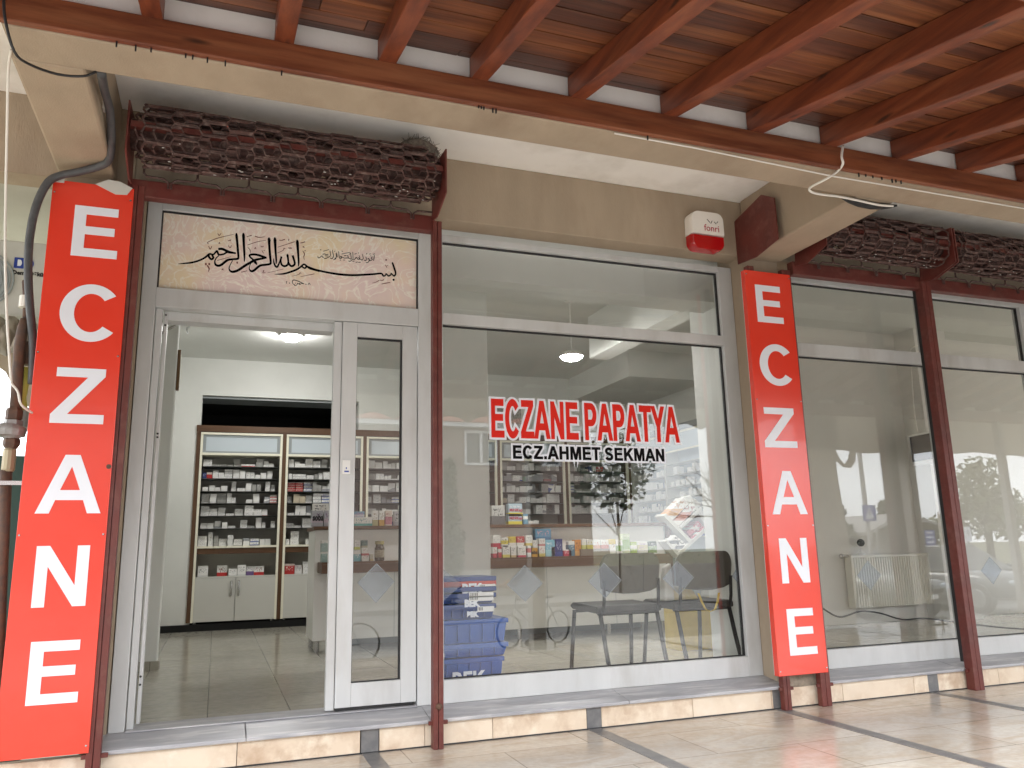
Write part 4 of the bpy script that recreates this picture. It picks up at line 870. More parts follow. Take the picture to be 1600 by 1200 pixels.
# medicine wall unit along the back wall
CY = 5.95
wu = thing('medicine_wall_unit', 'tall walnut wall unit of glass medicine shelves along the back of the pharmacy', 'shelving unit', (2.7, 6.1, FZ))
DV = [-.275, .766, 1.806, 2.75, 3.70, 4.75, 5.79]
for x in DV:
    b = MB(); b.box(x-.024, x+.024, CY-.02, 6.27, .30, 2.617); b.build('upright', M['brown_v'], wu)
b = MB(); b.box(DV[0]-.03, DV[-1]+.03, CY-.025, 6.27, 2.618, 2.70); b.build('cornice', M['brown'], wu)
b = MB(); b.box(DV[0], DV[-1], 6.25, 6.268, .3, 2.61); b.build('back_board', M['cabback'], wu)
SH = [2.188, 2.036, 1.877, 1.728, 1.571, 1.415]
for i in range(6):
    x0, x1 = DV[i]+.0245, DV[i+1]-.0245
    b = MB()
    for xa, xb_, za, zb_ in ((x0,x0+.028,.30,2.61),(x1-.028,x1,.30,2.61),(x0+.028,x1-.028,2.583,2.61),(x0+.028,x1-.028,2.325,2.353),(x0+.028,x1-.028,1.176,1.20)): b.box(xa,xb_,CY-.03,CY+.25 if za!=.30 else CY+.01,za,zb_)
    b.build('cream_trim', M['cream'], wu)
    fr = MB(); xa, xb_ = x0+.03, x1-.03
    fr.box(xa,xb_,CY-.012,CY+.02,2.555,2.581).box(xa,xb_,CY-.012,CY+.02,2.355,2.375).box(xa,xa+.035,CY-.012,CY+.02,2.376,2.554).box(xb_-.035,xb_,CY-.012,CY+.02,2.376,2.554); f_ = fr.build('flap_frame', M['cabgrey'], wu)
    b = MB(); b.box(xa+.036, xb_-.036, CY-.006, CY+.012, 2.376, 2.554); b.build('flap_panel', M['panel'], f_)
    for z in SH:
        b = MB(); b.box(x0+.001, x1-.001, CY+.012, 6.249, z-.008, z); b.build('shelf', M['shelfedge'], wu)
    b = MB(); b.box(x0+.029, x1-.029, CY-.012, CY+.01, 1.105, 1.1755); b.build('drawer_front', M['brown'], wu)
    b = MB(); b.box(x0+.001, x1-.001, CY-.01, 6.249, .815, .834); b.build('shelf', M['cabwhite'], wu)
    xm = (x0+x1)/2
    for xa, xb_, hx in ((x0+.028, xm-.003, xm-.05), (xm+.003, x1-.028, xm+.04)):
        b = MB(); b.box(xa, xb_, CY-.03, CY-.012, .305, .812); d = b.build('cabinet_door', M['cabwhite'], wu, bevel=.002)
        b = MB(); b.tube([(hx,CY-.031,.775),(hx,CY-.055,.77),(hx,CY-.055,.61),(hx,CY-.031,.605)], .010, 8); b.build('handle', M['chrome'], d, smooth=True)
    for x in (x0+.05, x1-.05):
        b = MB(); b.tube([(x,CY+.05,FZ),(x,CY+.05,.30)], .022, 10); b.build('leg', M['chrome'], wu)
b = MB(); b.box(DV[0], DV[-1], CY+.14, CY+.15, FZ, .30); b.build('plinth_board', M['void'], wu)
# side unit along the right-hand wall
su = thing('side_wall_unit', 'white medicine shelving along the right wall, behind the tilted display', 'shelving unit', (5.9, 5.0, FZ))
SX = 5.82
for y in (4.02, 4.95, 5.90):
    b = MB(); b.box(SX-.01, 6.04, y-.025, y+.025, .3, 2.62); b.build('upright', M['cabwhite'] if y > 4.5 else M['brown_v'], su)
b = MB(); b.box(SX-.02, 6.04, 4.0, 5.92, 2.621, 2.70); b.build('cornice', M['cabgrey'], su)
b = MB(); b.box(6.03, 6.045, 4.0, 5.9, .3, 2.62); b.build('back_board', M['panel'], su)
for y0, y1 in ((4.046,4.924),(4.976,5.874)):
    b = MB(); b.box(SX-.016, SX+.01, y0, y1, 2.355, 2.60); b.build('flap_panel', M['panel'], su)
    b = MB(); b.box(SX-.02,SX-.017,y0,y1,2.58,2.61).box(SX-.02,SX-.017,y0,y1,2.335,2.36); b.build('cream_trim', M['cream'], su)
    for z in SH+[1.2, .83]:
        b = MB(); b.box(SX, 6.029, y0+.001, y1-.001, z-.008, z); b.build('shelf', M['cabwhite'], su)
    b = MB(); b.box(SX-.014, SX+.004, y0, y1, .31, .81); b.build('cabinet_door', M['cabwhite'], su)

# ---- medicine boxes
def box_mat(name, base, band, ink, band_lo=.0, band_hi=.25, text=True):
    Mx = bpy.data.materials.new(name); Mx.use_nodes = True; n = Mx.node_tree.nodes; l = Mx.node_tree.links; bb = n['Principled BSDF']; bb.inputs['Roughness'].default_value = .45
    tc = n.new('ShaderNodeTexCoord'); sp = n.new('ShaderNodeSeparateXYZ'); l.new(tc.outputs['Generated'], sp.inputs[0])
    def mth(op, a, b_):
        q = n.new('ShaderNodeMath'); q.operation = op
        for i, v in enumerate((a,b_)):
            if isinstance(v,(int,float)): q.inputs[i].default_value = v
            else: l.new(v, q.inputs[i])
        return q.outputs[0]
    inb = mth('MULTIPLY', mth('GREATER_THAN', sp.outputs[2], band_lo), mth('LESS_THAN', sp.outputs[2], band_hi))
    mx = n.new('ShaderNodeMix'); mx.data_type = 'RGBA'; l.new(inb, mx.inputs[0]); mx.inputs[6].default_value = L(*base); mx.inputs[7].default_value = L(*band)
    last = mx.outputs[2]
    if text:
        mp = n.new('ShaderNodeMapping'); mp.inputs['Scale'].default_value = (11,1,7); l.new(tc.outputs['Generated'], mp.inputs[0])
        oi = n.new('ShaderNodeObjectInfo'); ad = n.new('ShaderNodeVectorMath'); ad.operation = 'ADD'; l.new(mp.outputs[0], ad.inputs[0]); cb = n.new('ShaderNodeCombineXYZ')
        l.new(mth('MULTIPLY', oi.outputs['Random'], 40.), cb.inputs[0]); l.new(cb.outputs[0], ad.inputs[1])
        nz = n.new('ShaderNodeTexNoise'); nz.inputs['Scale'].default_value = 1; nz.inputs['Detail'].default_value = 2; l.new(ad.outputs[0], nz.inputs[0])
        tz = mth('MULTIPLY', mth('GREATER_THAN', nz.outputs[0], .56), mth('MULTIPLY', mth('GREATER_THAN', sp.outputs[2], .35), mth('LESS_THAN', sp.outputs[2], .85)))
        tz = mth('MULTIPLY', tz, mth('MULTIPLY', mth('GREATER_THAN', sp.outputs[0], .12), mth('LESS_THAN', sp.outputs[0], .85)))
        m2 = n.new('ShaderNodeMix'); m2.data_type = 'RGBA'; l.new(tz, m2.inputs[0]); l.new(last, m2.inputs[6]); m2.inputs[7].default_value = L(*ink); last = m2.outputs[2]
    l.new(last, bb.inputs['Base Color']); return Mx
WH = (.82,.82,.80)
BM = {'white': box_mat('white_carton', WH, (.66,.67,.66), (.35,.36,.38), 0, .12), 'grey striped white': box_mat('grey_band_carton', WH, (.32,.34,.36), (.3,.3,.32), .05, .22),
 'red banded white': box_mat('red_band_carton', WH, (.50,.03,.03), (.3,.12,.12), 0, .34), 'blue banded white': box_mat('blue_band_carton', WH, (.05,.10,.34), (.1,.14,.35), 0, .3),
 'violet banded white': box_mat('violet_band_carton', WH, (.16,.10,.26), (.2,.16,.3), .0, .45), 'green banded white': box_mat('green_band_carton', WH, (.06,.22,.10), (.15,.3,.2), 0, .3), 'grey': box_mat('grey_carton', (.36,.36,.34), (.28,.28,.27), (.2,.2,.2), 0, .2),
 'beige': box_mat('beige_carton', (.55,.48,.36), (.40,.33,.24), (.3,.22,.16), 0, .2), 'red': box_mat('red_carton', (.48,.03,.03), (.6,.5,.45), (.75,.7,.65), .8, 1), 'dark blue': box_mat('dark_blue_carton', (.02,.04,.16), (.03,.06,.22), (.5,.5,.6), 0, .2)}
KINDS = list(BM); WTS = [22,5,1.3,.5,.3,.3,2.0,.5,.3,.2]
ORD = {0:'top',1:'second',2:'third',3:'fourth',4:'fifth',5:'sixth',6:'seventh',7:'low open'}
BAYN = {0:'left bay of the wall unit',1:'second bay from the left',2:'bay behind the door glass',4:'bay under the black lettering',5:'bay right of the black lettering'}
ROWS = SH + [1.20, .834]
meshes = {}
def unit_box(kind, w_, d_, h_):
    key = (kind, round(w_,3), round(d_,3), round(h_,3))
    if key not in meshes:
        me = bpy.data.meshes.new('medicine_box'); b = MB(); b.box(-w_/2,w_/2,-d_/2,d_/2,0,h_)
        me.from_pydata([tuple(v) for v in b.v], [], b.f); me.materials.append(BM[kind]); meshes[key] = me
    return meshes[key]
items = []; rnd = random.Random(11)
SIZES = [(.066,.026),(.084,.034),(.056,.042),(.096,.030),(.046,.072),(.052,.088),(.076,.023),(.104,.042)]
for bay in (0,1,2,4,5):
    x0, x1 = DV[bay]+.058, DV[bay+1]-.058
    if bay == 2: x1 = x0+.62
    for ri, z in enumerate(ROWS):
        H = (ROWS[ri-1]-z-.02) if ri not in (0,7,6) else (.125 if ri == 0 else (.19 if ri == 6 else .25))
        x = x0 + rnd.random()*.02
        if bay >= 4 and ri >= 5: continue
        while x < x1-.05:
            if rnd.random() < (.06 if ri < 6 else .04): x += rnd.uniform(.03,.12); continue
            w_, h_ = rnd.choice(SIZES); kind = rnd.choices(KINDS, WTS)[0]
            if ri == 0 and rnd.random() < .3: kind = 'grey'
            if ri == 7: h_ = rnd.choice((.05,.085,.13,.11)); w_ = rnd.choice((.09,.12,.10)); kind = rnd.choices(KINDS, [10,3,2,2,4,1,1,2,.2,.5])[0]
            if x+w_ > x1: break
            nst = max(1, min(int(H/h_), rnd.choice((1,2,3,3,3,4,4,5,5)) if h_ < .06 else 1))
            reps = rnd.choice((1,1,2)) if w_ < .1 else 1; yo = rnd.uniform(.0,.07)
            for rp in range(reps):
                if x+w_ > x1: break
                for k in range(max(1, nst-(rp*rnd.choice((0,1))))): items.append((bay, ri, x+w_/2+rnd.uniform(-.003,.003), CY+.055+yo+.06, z+k*(h_+.0006)+.0004, w_-.002, .12, h_, kind))
                x += w_+.002
            x += rnd.uniform(.001,.010)
# the three hundred that show largest are things of their own, the rest one mass
def seen(it):
    v = it[5]*it[7]
    return v*(1.6 if it[0] in (0,1) else 1.0)
items.sort(key=seen, reverse=True)
rest = MB(); rest_m = [BM[k] for k in KINDS]
for i, (bay, ri, x, y, z, w_, d_, h_, kind) in enumerate(items):
    if i < 292:
        o = bpy.data.objects.new('medicine_box', unit_box(kind, w_, d_, h_)); COL.objects.link(o); o.location = (x,y,z); o.rotation_euler.z = rnd.uniform(-.04,.04)
        tag(o, f'{kind} medicine box, {ORD[ri]} shelf, {BAYN[bay]}', 'medicine box', 'medicine boxes on the wall unit shelves')
    else:
        rest.cur = KINDS.index(kind); rest.box(x-w_/2, x+w_/2, y-d_/2, y+d_/2, z, z+h_)
if rest.v: tag(rest.build('medicine_boxes', rest_m), 'smaller medicine cartons filling the gaps of the wall unit shelves', kind='stuff')
print('BOXES', len(items))
# goods on the side unit
b = MB(); rs = random.Random(3); mm = [BM['white'], BM['grey striped white'], BM['blue banded white']]
for z in SH[1:]+[1.2,.83]:
    y = 4.1
    while y < 5.8:
        wq = rs.uniform(.05,.11); h_ = rs.uniform(.05,.115)
        if rs.random() < .75 and abs(y-4.95) > .1: b.cur = rs.choice((0,0,1,2)); b.box(SX+.03, SX+.14, y, y+wq, z+.0005, z+h_)
        y += wq+rs.uniform(.004,.05)
tag(b.build('side_goods', mm), 'white cartons and bottles on the right-hand shelving', kind='stuff')

# ---- counter
ct = thing('pharmacy_counter', 'long white pharmacy counter with a walnut top and a walnut product ledge', 'counter', (2.7, 3.3, FZ))
cX1 = at(1038,850,3.05).x
b = MB(); b.box(.865, cX1, 3.05, 3.07, .30, 1.298).box(.865,.885,3.07,3.60,.30,1.298).box(cX1-.02,cX1,3.07,3.60,.30,1.298); b.build('panel', M['counter'], ct, bevel=.002)
b = MB()
for x in (1.62, 2.4, 3.2, 3.98): b.box(x-.0015, x+.0015, 3.0485, 3.0495, .30, .90)
b.build('panel_joint', M['cabgrey'], ct)
b = MB(); b.box(.845, cX1+.02, 2.99, 3.62, 1.30, 1.332); b.build('top', M['brown'], ct, bevel=.002)
b = MB(); b.box(.895, cX1-.12, 2.74, 3.048, .985, 1.005).box(.895, cX1-.12, 2.74, 2.756, .905, .9845).box(.895,.911,2.757,3.048,.905,.9845).box(cX1-.136,cX1-.12,2.757,3.048,.905,.9845); b.build('ledge', M['brown'], ct)
for x in (.91, 1.9, 2.9, 3.9, cX1-.06):
    for y in (3.09, 3.56):
        b = MB(); b.tube([(x,y,FZ),(x,y,.30)], .024, 10); b.build('leg', M['chrome'], ct)
b = MB(); b.box(cX1+.022, cX1+.07, 3.0, 3.07, FZ, 1.33); b.build('end_post', M['brown_v'], ct)
b = MB(); b.box(1.2, cX1-.1, 3.5, 3.52, FZ, 1.0); b.build('rear_panel', M['cabgrey'], ct)

# ---- product cartons in view (photo extents measured on the plane where each stands)
def pmat(name, base, band, ink, lo=0, hi=.3): return box_mat(name, base, band, ink, lo, hi)
PM = {}
def product(px0, px1, py0, py1, Y, zb, cols, label, d=.075, kind='carton', group='product cartons on the counter'):
    a = at(px0, (py0+py1)/2, Y); c = at(px1, (py0+py1)/2, Y); h_ = at((px0+px1)/2, py0, Y).z - at((px0+px1)/2, py1, Y).z
    key = cols
    if key not in PM: PM[key] = pmat('printed_carton', *cols)
    b = MB(); b.box(a.x+.002, c.x-.002, Y, Y+d, zb, zb+max(h_,.02)); o = b.build('product_carton', PM[key], None, bevel=.0015)
    tag(o, label, kind, group); return o
W1 = (.72,.71,.68)
LY, LZ = 2.80, 1.0055
ledge = [
 (770,782,827,846,LZ+.099,(W1,(.45,.03,.06),(.4,.4,.4),0,.35),'white carton with a dark red base, leftmost in the upper row on the product ledge'),
 (783,794,828,843,LZ+.10,(W1,(.66,.55,.08),(.05,.05,.05),.3,.7),'white carton with a yellow label, second in the upper row on the product ledge'),
 (795,806,829,843,LZ+.115,((.62,.47,.08),(.72,.7,.66),(.2,.14,.04),0,.3),'mustard yellow carton in the upper row on the product ledge'),
 (807,819,829,843,LZ+.115,((.45,.04,.04),(.72,.7,.66),(.7,.6,.55),0,.3),'dark red carton in the upper row, right of the mustard yellow one'),
 (821,832,829,845,LZ+.11,(W1,(.62,.50,.12),(.3,.3,.3),0,.25),'tall white carton ending the upper row on the product ledge'),
 (770,777,846,863,LZ,(W1,(.50,.06,.09),(.45,.1,.12),0,.4),'narrow white and crimson carton at the left end of the lower row on the ledge'),
 (778,784,846,863,LZ,((.50,.05,.07),W1,(.7,.6,.6),.5,.8),'narrow crimson carton beside the left end of the lower row on the ledge'),
 (785,797,844,863,LZ,(W1,(.64,.56,.12),(.2,.2,.2),0,.25),'white carton with a yellow base in the lower row on the ledge'),
 (798,807,846,863,LZ,(W1,(.55,.42,.22),(.2,.2,.2),0,.2),'small white carton with a tan base in the lower row on the ledge'),
 (809,822,845,862,LZ,(W1,(.55,.05,.10),(.15,.15,.15),0,.18),'white carton framed in red in the lower row on the ledge'),
 (824,830,845,862,LZ,(W1,(.5,.08,.08),(.5,.1,.1),.4,.8),'slim white and red carton in the lower row on the ledge'),
 (831,840,847,861,LZ,((.56,.30,.04),(.1,.06,.03),(.1,.06,.03),.3,.6),'amber carton with a dark label in the lower row on the ledge'),
 (832,840,834,846,LZ+.085,(W1,(.6,.6,.6),(.3,.3,.3),0,.2),'small white carton resting on the amber carton'),
 (842,852,844,861,LZ,(W1,(.62,.52,.18),(.5,.1,.1),0,.3),'white carton with pale yellow base left of the blue cartons on the ledge'),
 (842,852,832,844,LZ+.102,(W1,(.55,.25,.25),(.4,.2,.2),0,.3),'small white and pink carton stacked left of the blue cartons'),
 (852,867,834,860,LZ,((.18,.42,.55),(.30,.55,.62),(.7,.75,.78),0,.4),'wide light blue carton with white print on the ledge'),
 (861,869,845,860,LZ,((.03,.04,.22),(.04,.06,.3),(.5,.5,.65),0,.3),'small navy carton in front of the light blue carton'),
 (868,879,833,860,LZ,((.02,.03,.16),(.03,.05,.25),(.45,.45,.6),0,.25),'tall navy carton right of the small navy carton'),
 (880,893,850,860,LZ,((.50,.03,.08),W1,(.7,.6,.6),.85,1),'low crimson carton lying on the ledge'),
 (888,898,836,859,LZ,((.10,.20,.28),W1,(.6,.6,.6),.75,1),'blue grey carton with a white top on the ledge'),
 (898,908,833,858,LZ,((.60,.25,.06),(.66,.36,.12),(.2,.08,.03),0,.3),'orange carton in the middle of the product ledge'),
 (909,916,835,857,LZ+.02,((.55,.55,.16),W1,(.7,.7,.4),.6,1),'slim lime and white carton right of the orange carton'),
 (917,927,835,857,LZ+.02,(W1,(.62,.55,.12),(.45,.40,.1),.1,.6),'white carton with yellow fruit print, first of three in a wire tray'),
 (928,938,836,857,LZ+.02,(W1,(.60,.30,.16),(.5,.2,.12),.1,.6),'white carton with orange fruit print in the middle of the wire tray'),
 (939,951,836,857,LZ+.02,(W1,(.55,.20,.16),(.4,.16,.1),.1,.6),'white carton with red fruit print at the right of the wire tray'),
 (952,962,834,857,LZ+.01,(W1,(.62,.48,.10),(.35,.25,.1),.65,1),'white carton with an orange top, first in the green group on the ledge'),
 (963,973,836,857,LZ+.01,(W1,(.20,.34,.08),(.2,.3,.1),.2,.6),'white carton with a green leaf print on the ledge'),
 (973,984,826,857,LZ+.01,((.52,.58,.42),(.25,.40,.12),(.2,.35,.1),.2,.7),'tallest pale green carton on the ledge'),
 (985,995,838,856,LZ+.01,((.32,.44,.08),W1,(.75,.75,.6),.4,.7),'lime green carton on the ledge'),
 (996,1012,838,856,LZ+.01,(W1,(.55,.50,.30),(.4,.3,.4),.3,.7),'wide white carton with a flower print on the ledge'),
 (1013,1026,838,856,LZ+.01,((.16,.26,.07),(.05,.07,.05),(.6,.6,.6),.6,1),'green and black carton at the right end of the ledge')]
for x0, x1, y0, y1, zb, cols, lab in ledge: product(x0,x1,y0,y1,LY,zb,cols,lab,group='product cartons on the ledge')
product(836,861,817,834,LY+.09,LZ+.165,((.08,.20,.30),(.05,.12,.22),(.6,.3,.3),0,.25),'dark teal carton lying on top of the upper row on the ledge',group='product cartons on the ledge')
b = MB(); a = at(908,860,2.76).x; c = at(953,860,2.76).x; b.box(a,c,2.76,2.763,LZ,LZ+.065).box(a,a+.003,2.763,2.9,LZ,LZ+.065).box(c-.003,c,2.763,2.9,LZ,LZ+.065).box(a,c,2.763,2.9,LZ,LZ+.004)
tag(b.build('product_tray', mat('grey_wire_tray', (.22,.18,.14), .6), None), 'low brown wire tray holding three fruit print cartons on the ledge', 'tray')
# goods seen through the door glass and the doorway
zt = 1.3325
TY = 3.08
product(487,505,795,820,TY,zt,((.40,.40,.44),(.50,.42,.48),(.2,.1,.2),.25,.5),'lilac grey formula tin with dark writing, left one on the counter end',group='tins on the counter end')
product(506,523,795,820,TY,zt,((.41,.41,.45),(.50,.42,.48),(.2,.1,.2),.25,.5),'lilac grey formula tin half hidden by the door stile',group='tins on the counter end')
q = at(488,810,TY-.002); text_mesh('lettering', 'soba', .085, (q.x+.004, TY-.0015, q.z-.02), M['gasket'], bpy.data.objects['product_carton.032'] if 'product_carton.032' in bpy.data.objects else bpy.data.objects['product_carton'], bold=.003, sx=.62)
product(489,514,777,794,TY+.01,zt+.115,(W1,(.5,.5,.5),(.1,.1,.1),0,.2),'white carton lying across the two lilac tins')
product(552,582,803,817,TY,zt,(W1,(.10,.38,.36),(.2,.35,.35),0,.3),'long white and teal carton on the counter behind the door glass')
product(553,570,790,802,TY+.02,zt+.068,((.16,.30,.42),(.55,.55,.58),(.6,.2,.4),.3,.6),'small blue carton on top of the long white and teal carton')
product(582,591,793,817,TY,zt,(W1,(.45,.40,.20),(.3,.2,.1),0,.4),'white carton with a child print, first of the three tall cartons behind the door glass')
product(592,601,793,817,TY,zt,(W1,(.60,.35,.08),(.3,.2,.1),0,.4),'white and orange carton, middle of the three tall cartons behind the door glass')
product(602,613,793,817,TY,zt,((.62,.52,.46),(.50,.20,.25),(.3,.1,.1),.1,.6),'pinkish carton, last of the three tall cartons behind the door glass')
product(616,626,793,816,TY+.03,zt,((.42,.42,.43),(.3,.3,.32),(.1,.1,.1),0,.3),'grey carton at the right edge of the door glass')
product(552,564,857,872,LY,LZ,((.14,.40,.46),W1,(.75,.75,.75),.75,1),'turquoise carton with a round white mark on the ledge behind the door glass',group='product cartons on the ledge')
product(554,563,836,851,LY+.02,LZ+.105,(W1,(.50,.52,.10),(.2,.2,.2),0,.3),'small white and yellow carton behind the door glass',group='product cartons on the ledge')
product(565,575,836,848,LY+.03,LZ+.12,((.05,.10,.10),(.30,.28,.2),(.2,.3,.25),0,.3),'small dark framed carton behind the door glass',group='product cartons on the ledge')
product(565,577,861,872,LY,LZ,(W1,(.45,.10,.10),(.4,.2,.2),.8,1),'lower white carton with a red edge behind the door glass',group='product cartons on the ledge')
product(565,577,849,860,LY,LZ+.058,(W1,(.45,.10,.10),(.4,.2,.2),0,.2),'upper white carton with a red edge behind the door glass',group='product cartons on the ledge')
product(578,584,861,872,LY,LZ,((.60,.57,.48),(.6,.5,.3),(.3,.3,.2),0,.3),'narrow cream carton next to the brown jar',group='product cartons on the ledge')
product(502,515,860,877,LY,LZ,((.30,.42,.40),W1,(.5,.6,.6),.75,1),'pale green carton on the ledge seen through the open doorway, lower one',group='product cartons on the ledge')
product(502,515,840,858,LY,LZ+.09,((.36,.46,.44),W1,(.5,.6,.6),.75,1),'pale green carton on the ledge seen through the open doorway, upper one',group='product cartons on the ledge')
jar = thing('supplement_jar', 'dark brown glass jar with a cream label behind the door glass', 'jar', (at(593,860,2.86).x, 2.88, LZ))
jp = (at(593,860,2.88).x, 2.88, LZ); b = MB(); b.lathe([(.04,0),(.046,.008),(.046,.115),(.036,.135),(.036,.15)], jp, 18); b.build('body', mat('amber_glass', (.05,.03,.012), .15), jar, smooth=False)
b = MB(); b.lathe([(.0465,.03),(.0465,.10)], jp, 18); b.build('label', mat('cream_label', (.42,.38,.28), .5, col2=(.2,.17,.12), scale=60), jar)
b = MB(); b.lathe([(.042,.1505),(.042,.18)], jp, 18); b.build('lid', mat('gold_lid', (.32,.27,.10), .4), jar)
# boxes on the counter behind the window
product(768,789,781,811,TY,zt,((.42,.42,.40),(.12,.12,.12),(.04,.05,.05),0,.45),'grey display box with small black items, left on the counter under the lettering')
for k, (y0, y1, zb, nm) in enumerate(((795,812,zt,'lower'),(774,794,zt+.082,'upper'))):
    o = product(794,816,y0,y1,TY,zb,((.34,.44,.50),(.60,.52,.05),(.6,.6,.6),0,.3),f'grey blue carton with a yellow arc on the counter, {nm} of two')
    q = at(795,(y0+y1)/2,TY-.002); text_mesh('lettering', 'MiNiKap', .042, (q.x+.006, TY-.0012, zb+.052), GM, o, bold=.001, sx=.95)
product(817,825,795,811,TY,zt,((.10,.25,.36),W1,(.5,.6,.6),.5,.8),'small blue carton beside the grey blue cartons on the counter')
product(825,842,805,811,TY+.05,zt,((.5,.5,.48),(.3,.3,.3),(.3,.3,.3),0,.3),'flat pale carton lying on the counter')
# display stand standing on its corner
ds = thing('display_stand', 'white display rack turned on its corner with red and orange cartons at the counter end', 'display rack', (at(1072,820,3.0).x, 3.0, 1.0))
def qb(name, px, y0, y1, m_, parent=None):
    c = [at(x,y,y0) for x,y in px]; n_ = len(c); b = MB()
    b.add([(p.x,y0,p.z) for p in c]+[(p.x,y1,p.z) for p in c], [tuple(range(n_)),tuple(range(2*n_-1,n_-1,-1))]+[(i,n_+i,n_+(i+1)%n_,(i+1)%n_) for i in range(n_)]); return b.build(name, m_, parent)
qb('side_board', ((1037,806),(1041,802.5),(1083,846.5),(1079.5,850)), 2.88, 3.08, M['cabwhite'], ds)
qb('side_board', ((1077,776),(1079.5,773.5),(1107,822),(1104,824.5)), 2.89, 3.07, M['cabwhite'], ds)
qb('shelf', ((1057,866),(1060.5,870),(1105.5,828),(1102,824.5)), 2.881, 3.079, M['cabwhite'], ds)
qb('shelf', ((1062,823),(1065,826.5),(1098,796),(1095.5,792.5)), 2.883, 3.077, M['cabwhite'], ds)
qb('shelf', ((1040,846),(1042.5,843),(1062,866),(1059,869)), 2.884, 3.076, M['cabwhite'], ds)
qb('back_board', ((1041,803),(1078,775),(1105,825),(1060,868)), 3.08, 3.086, M['cabgrey'], ds)
p = at(1060,870,2.95); b = MB(); b.box(p.x-.04, p.x+.25, 2.95, 3.07, FZ, p.z-.01); b.build('stand', M['cabgrey'], ds)
def rack_box(px, cols, lab):
    if cols not in PM: PM[cols] = pmat('printed_carton', *cols)
    tag(qb('rack_carton', px, 2.90, 3.06, PM[cols]), lab, 'carton', 'cartons in the tilted rack')
rack_box(((1042,804),(1051,813),(1077,786),(1068,777)),(W1,(.58,.30,.10),(.5,.3,.2),.2,.5),'white and orange carton in the upper cell of the tilted rack')
rack_box(((1052,814),(1060,822),(1095,788),(1086,779)),(W1,(.55,.22,.16),(.4,.2,.2),.2,.5),'white and rose carton in the upper cell of the tilted rack')
rack_box(((1073,831),(1078.5,838),(1097,820.5),(1091,814)),((.48,.06,.10),W1,(.7,.6,.6),.45,.6),'left crimson carton in the middle cell of the tilted rack')
rack_box(((1079.5,839),(1085,846),(1103,828),(1098,821.5)),((.50,.07,.11),W1,(.7,.6,.6),.45,.6),'right crimson carton in the middle cell of the tilted rack')
rack_box(((1044,850),(1053,857),(1064,843),(1055,836)),(W1,(.05,.05,.05),(.05,.05,.05),.35,.6),'left white carton with a round black print in the low cell of the tilted rack')
rack_box(((1054,858),(1063.5,865),(1075,852),(1065,844)),(W1,(.05,.05,.05),(.05,.05,.05),.35,.6),'right white carton with a round black print in the low cell of the tilted rack')

# ---- chairs with their backs to the window
def chair(label, cx, cy):
    t = thing('waiting_chair', label, 'chair', (cx, cy, FZ), 'waiting chairs behind the pharmacy window')
    W2 = .255
    b = MB(); pts = []
    # seat: rounded slab
    prof = [(-.02,.435),(.0,.43),(.40,.44),(.44,.455),(.44,.47),(.40,.487),(.0,.48),(-.02,.47)]
    b.prism(prof, -W2, W2, 'x'); s_ = b.build('seat', M['chair_seat'], t, local=True, bevel=.012)
    # upholstered back with a rounded top, slightly curved
    pl = []
    for a in range(0, 91, 15): pl.append((.235-.07+.07*math.cos(R(a)), .84-.10+.10*math.sin(R(a))))
    for a in range(90, 181, 15): pl.append((-.235+.07+.07*math.cos(R(a)), .84-.10+.10*math.sin(R(a))))
    pl += [(-.225,.60),(-.16,.575),(-.06,.562),(.06,.562),(.16,.575),(.225,.60)]
    bm_ = MB(); n_ = len(pl)
    def cv(x, z, dy): return (x, -.045-.12*(z-.45)+.25*x*x+dy, z)
    vs = [cv(x,z,0) for x,z in pl]+[cv(x,z,.035) for x,z in pl]+[cv(0,.70,-.006),cv(0,.70,.045)]
    fs = [(i,(i+1)%n_,n_+(i+1)%n_,n_+i) for i in range(n_)]+[((i+1)%n_,i,2*n_) for i in range(n_)]+[(n_+i,n_+(i+1)%n_,2*n_+1) for i in range(n_)]
    bm_.add(vs, fs); k = bm_.build('backrest', M['chair_fab'], t, local=True, bevel=.008)
    b = MB(); b.tube([cv(.09,.57,-.010), cv(.09,.70,-.0085), cv(.09,.825,-.004)], .0018, 4)
    for x in (-.19,-.06,.06,.19): b.ball(cv(x,.815,-.003), .005, 6, 4)
    b.build('seam', M['gasket'], k, local=True)
    for sx in (-1,1):
        b = MB(); b.tube([(sx*.235,.41,.43),(sx*.245,.44,.20),(sx*.25,.47,0)], .0155, 8); b.build('leg', M['chair_leg'], t, local=True, smooth=True)
        b = MB(); b.tube([(sx*.225,.0,.44),(sx*.225,-.06,.22),(sx*.225,-.13,0)], .0155, 8); b.build('leg', M['chair_leg'], t, local=True, smooth=True)
        b = MB(); b.tube([(sx*.215,.05,.425),(sx*.215,-.03,.44),(sx*.215,-.052,.52),(sx*.215,-.065,.66)], .012, 8); b.build('back_support', M['chair_leg'], t, local=True, smooth=True)
    b = MB(); b.tube([(-.235,.39,.425),(.235,.39,.425)], .011, 8); b.tube([(-.225,.02,.425),(.225,.02,.425)], .011, 8); b.build('seat_rail', M['chair_leg'], t, local=True, smooth=True)
    return t
q = at(987,880,.42); q2 = at(1103,880,.42)
c1 = chair('grey brown waiting chair on the left behind the pharmacy window', q.x, .50)
c2 = dup(c1); c2.location = (q2.x, .50, FZ); c2['label'] = 'grey brown waiting chair with a yellow strapped bag on its seat'
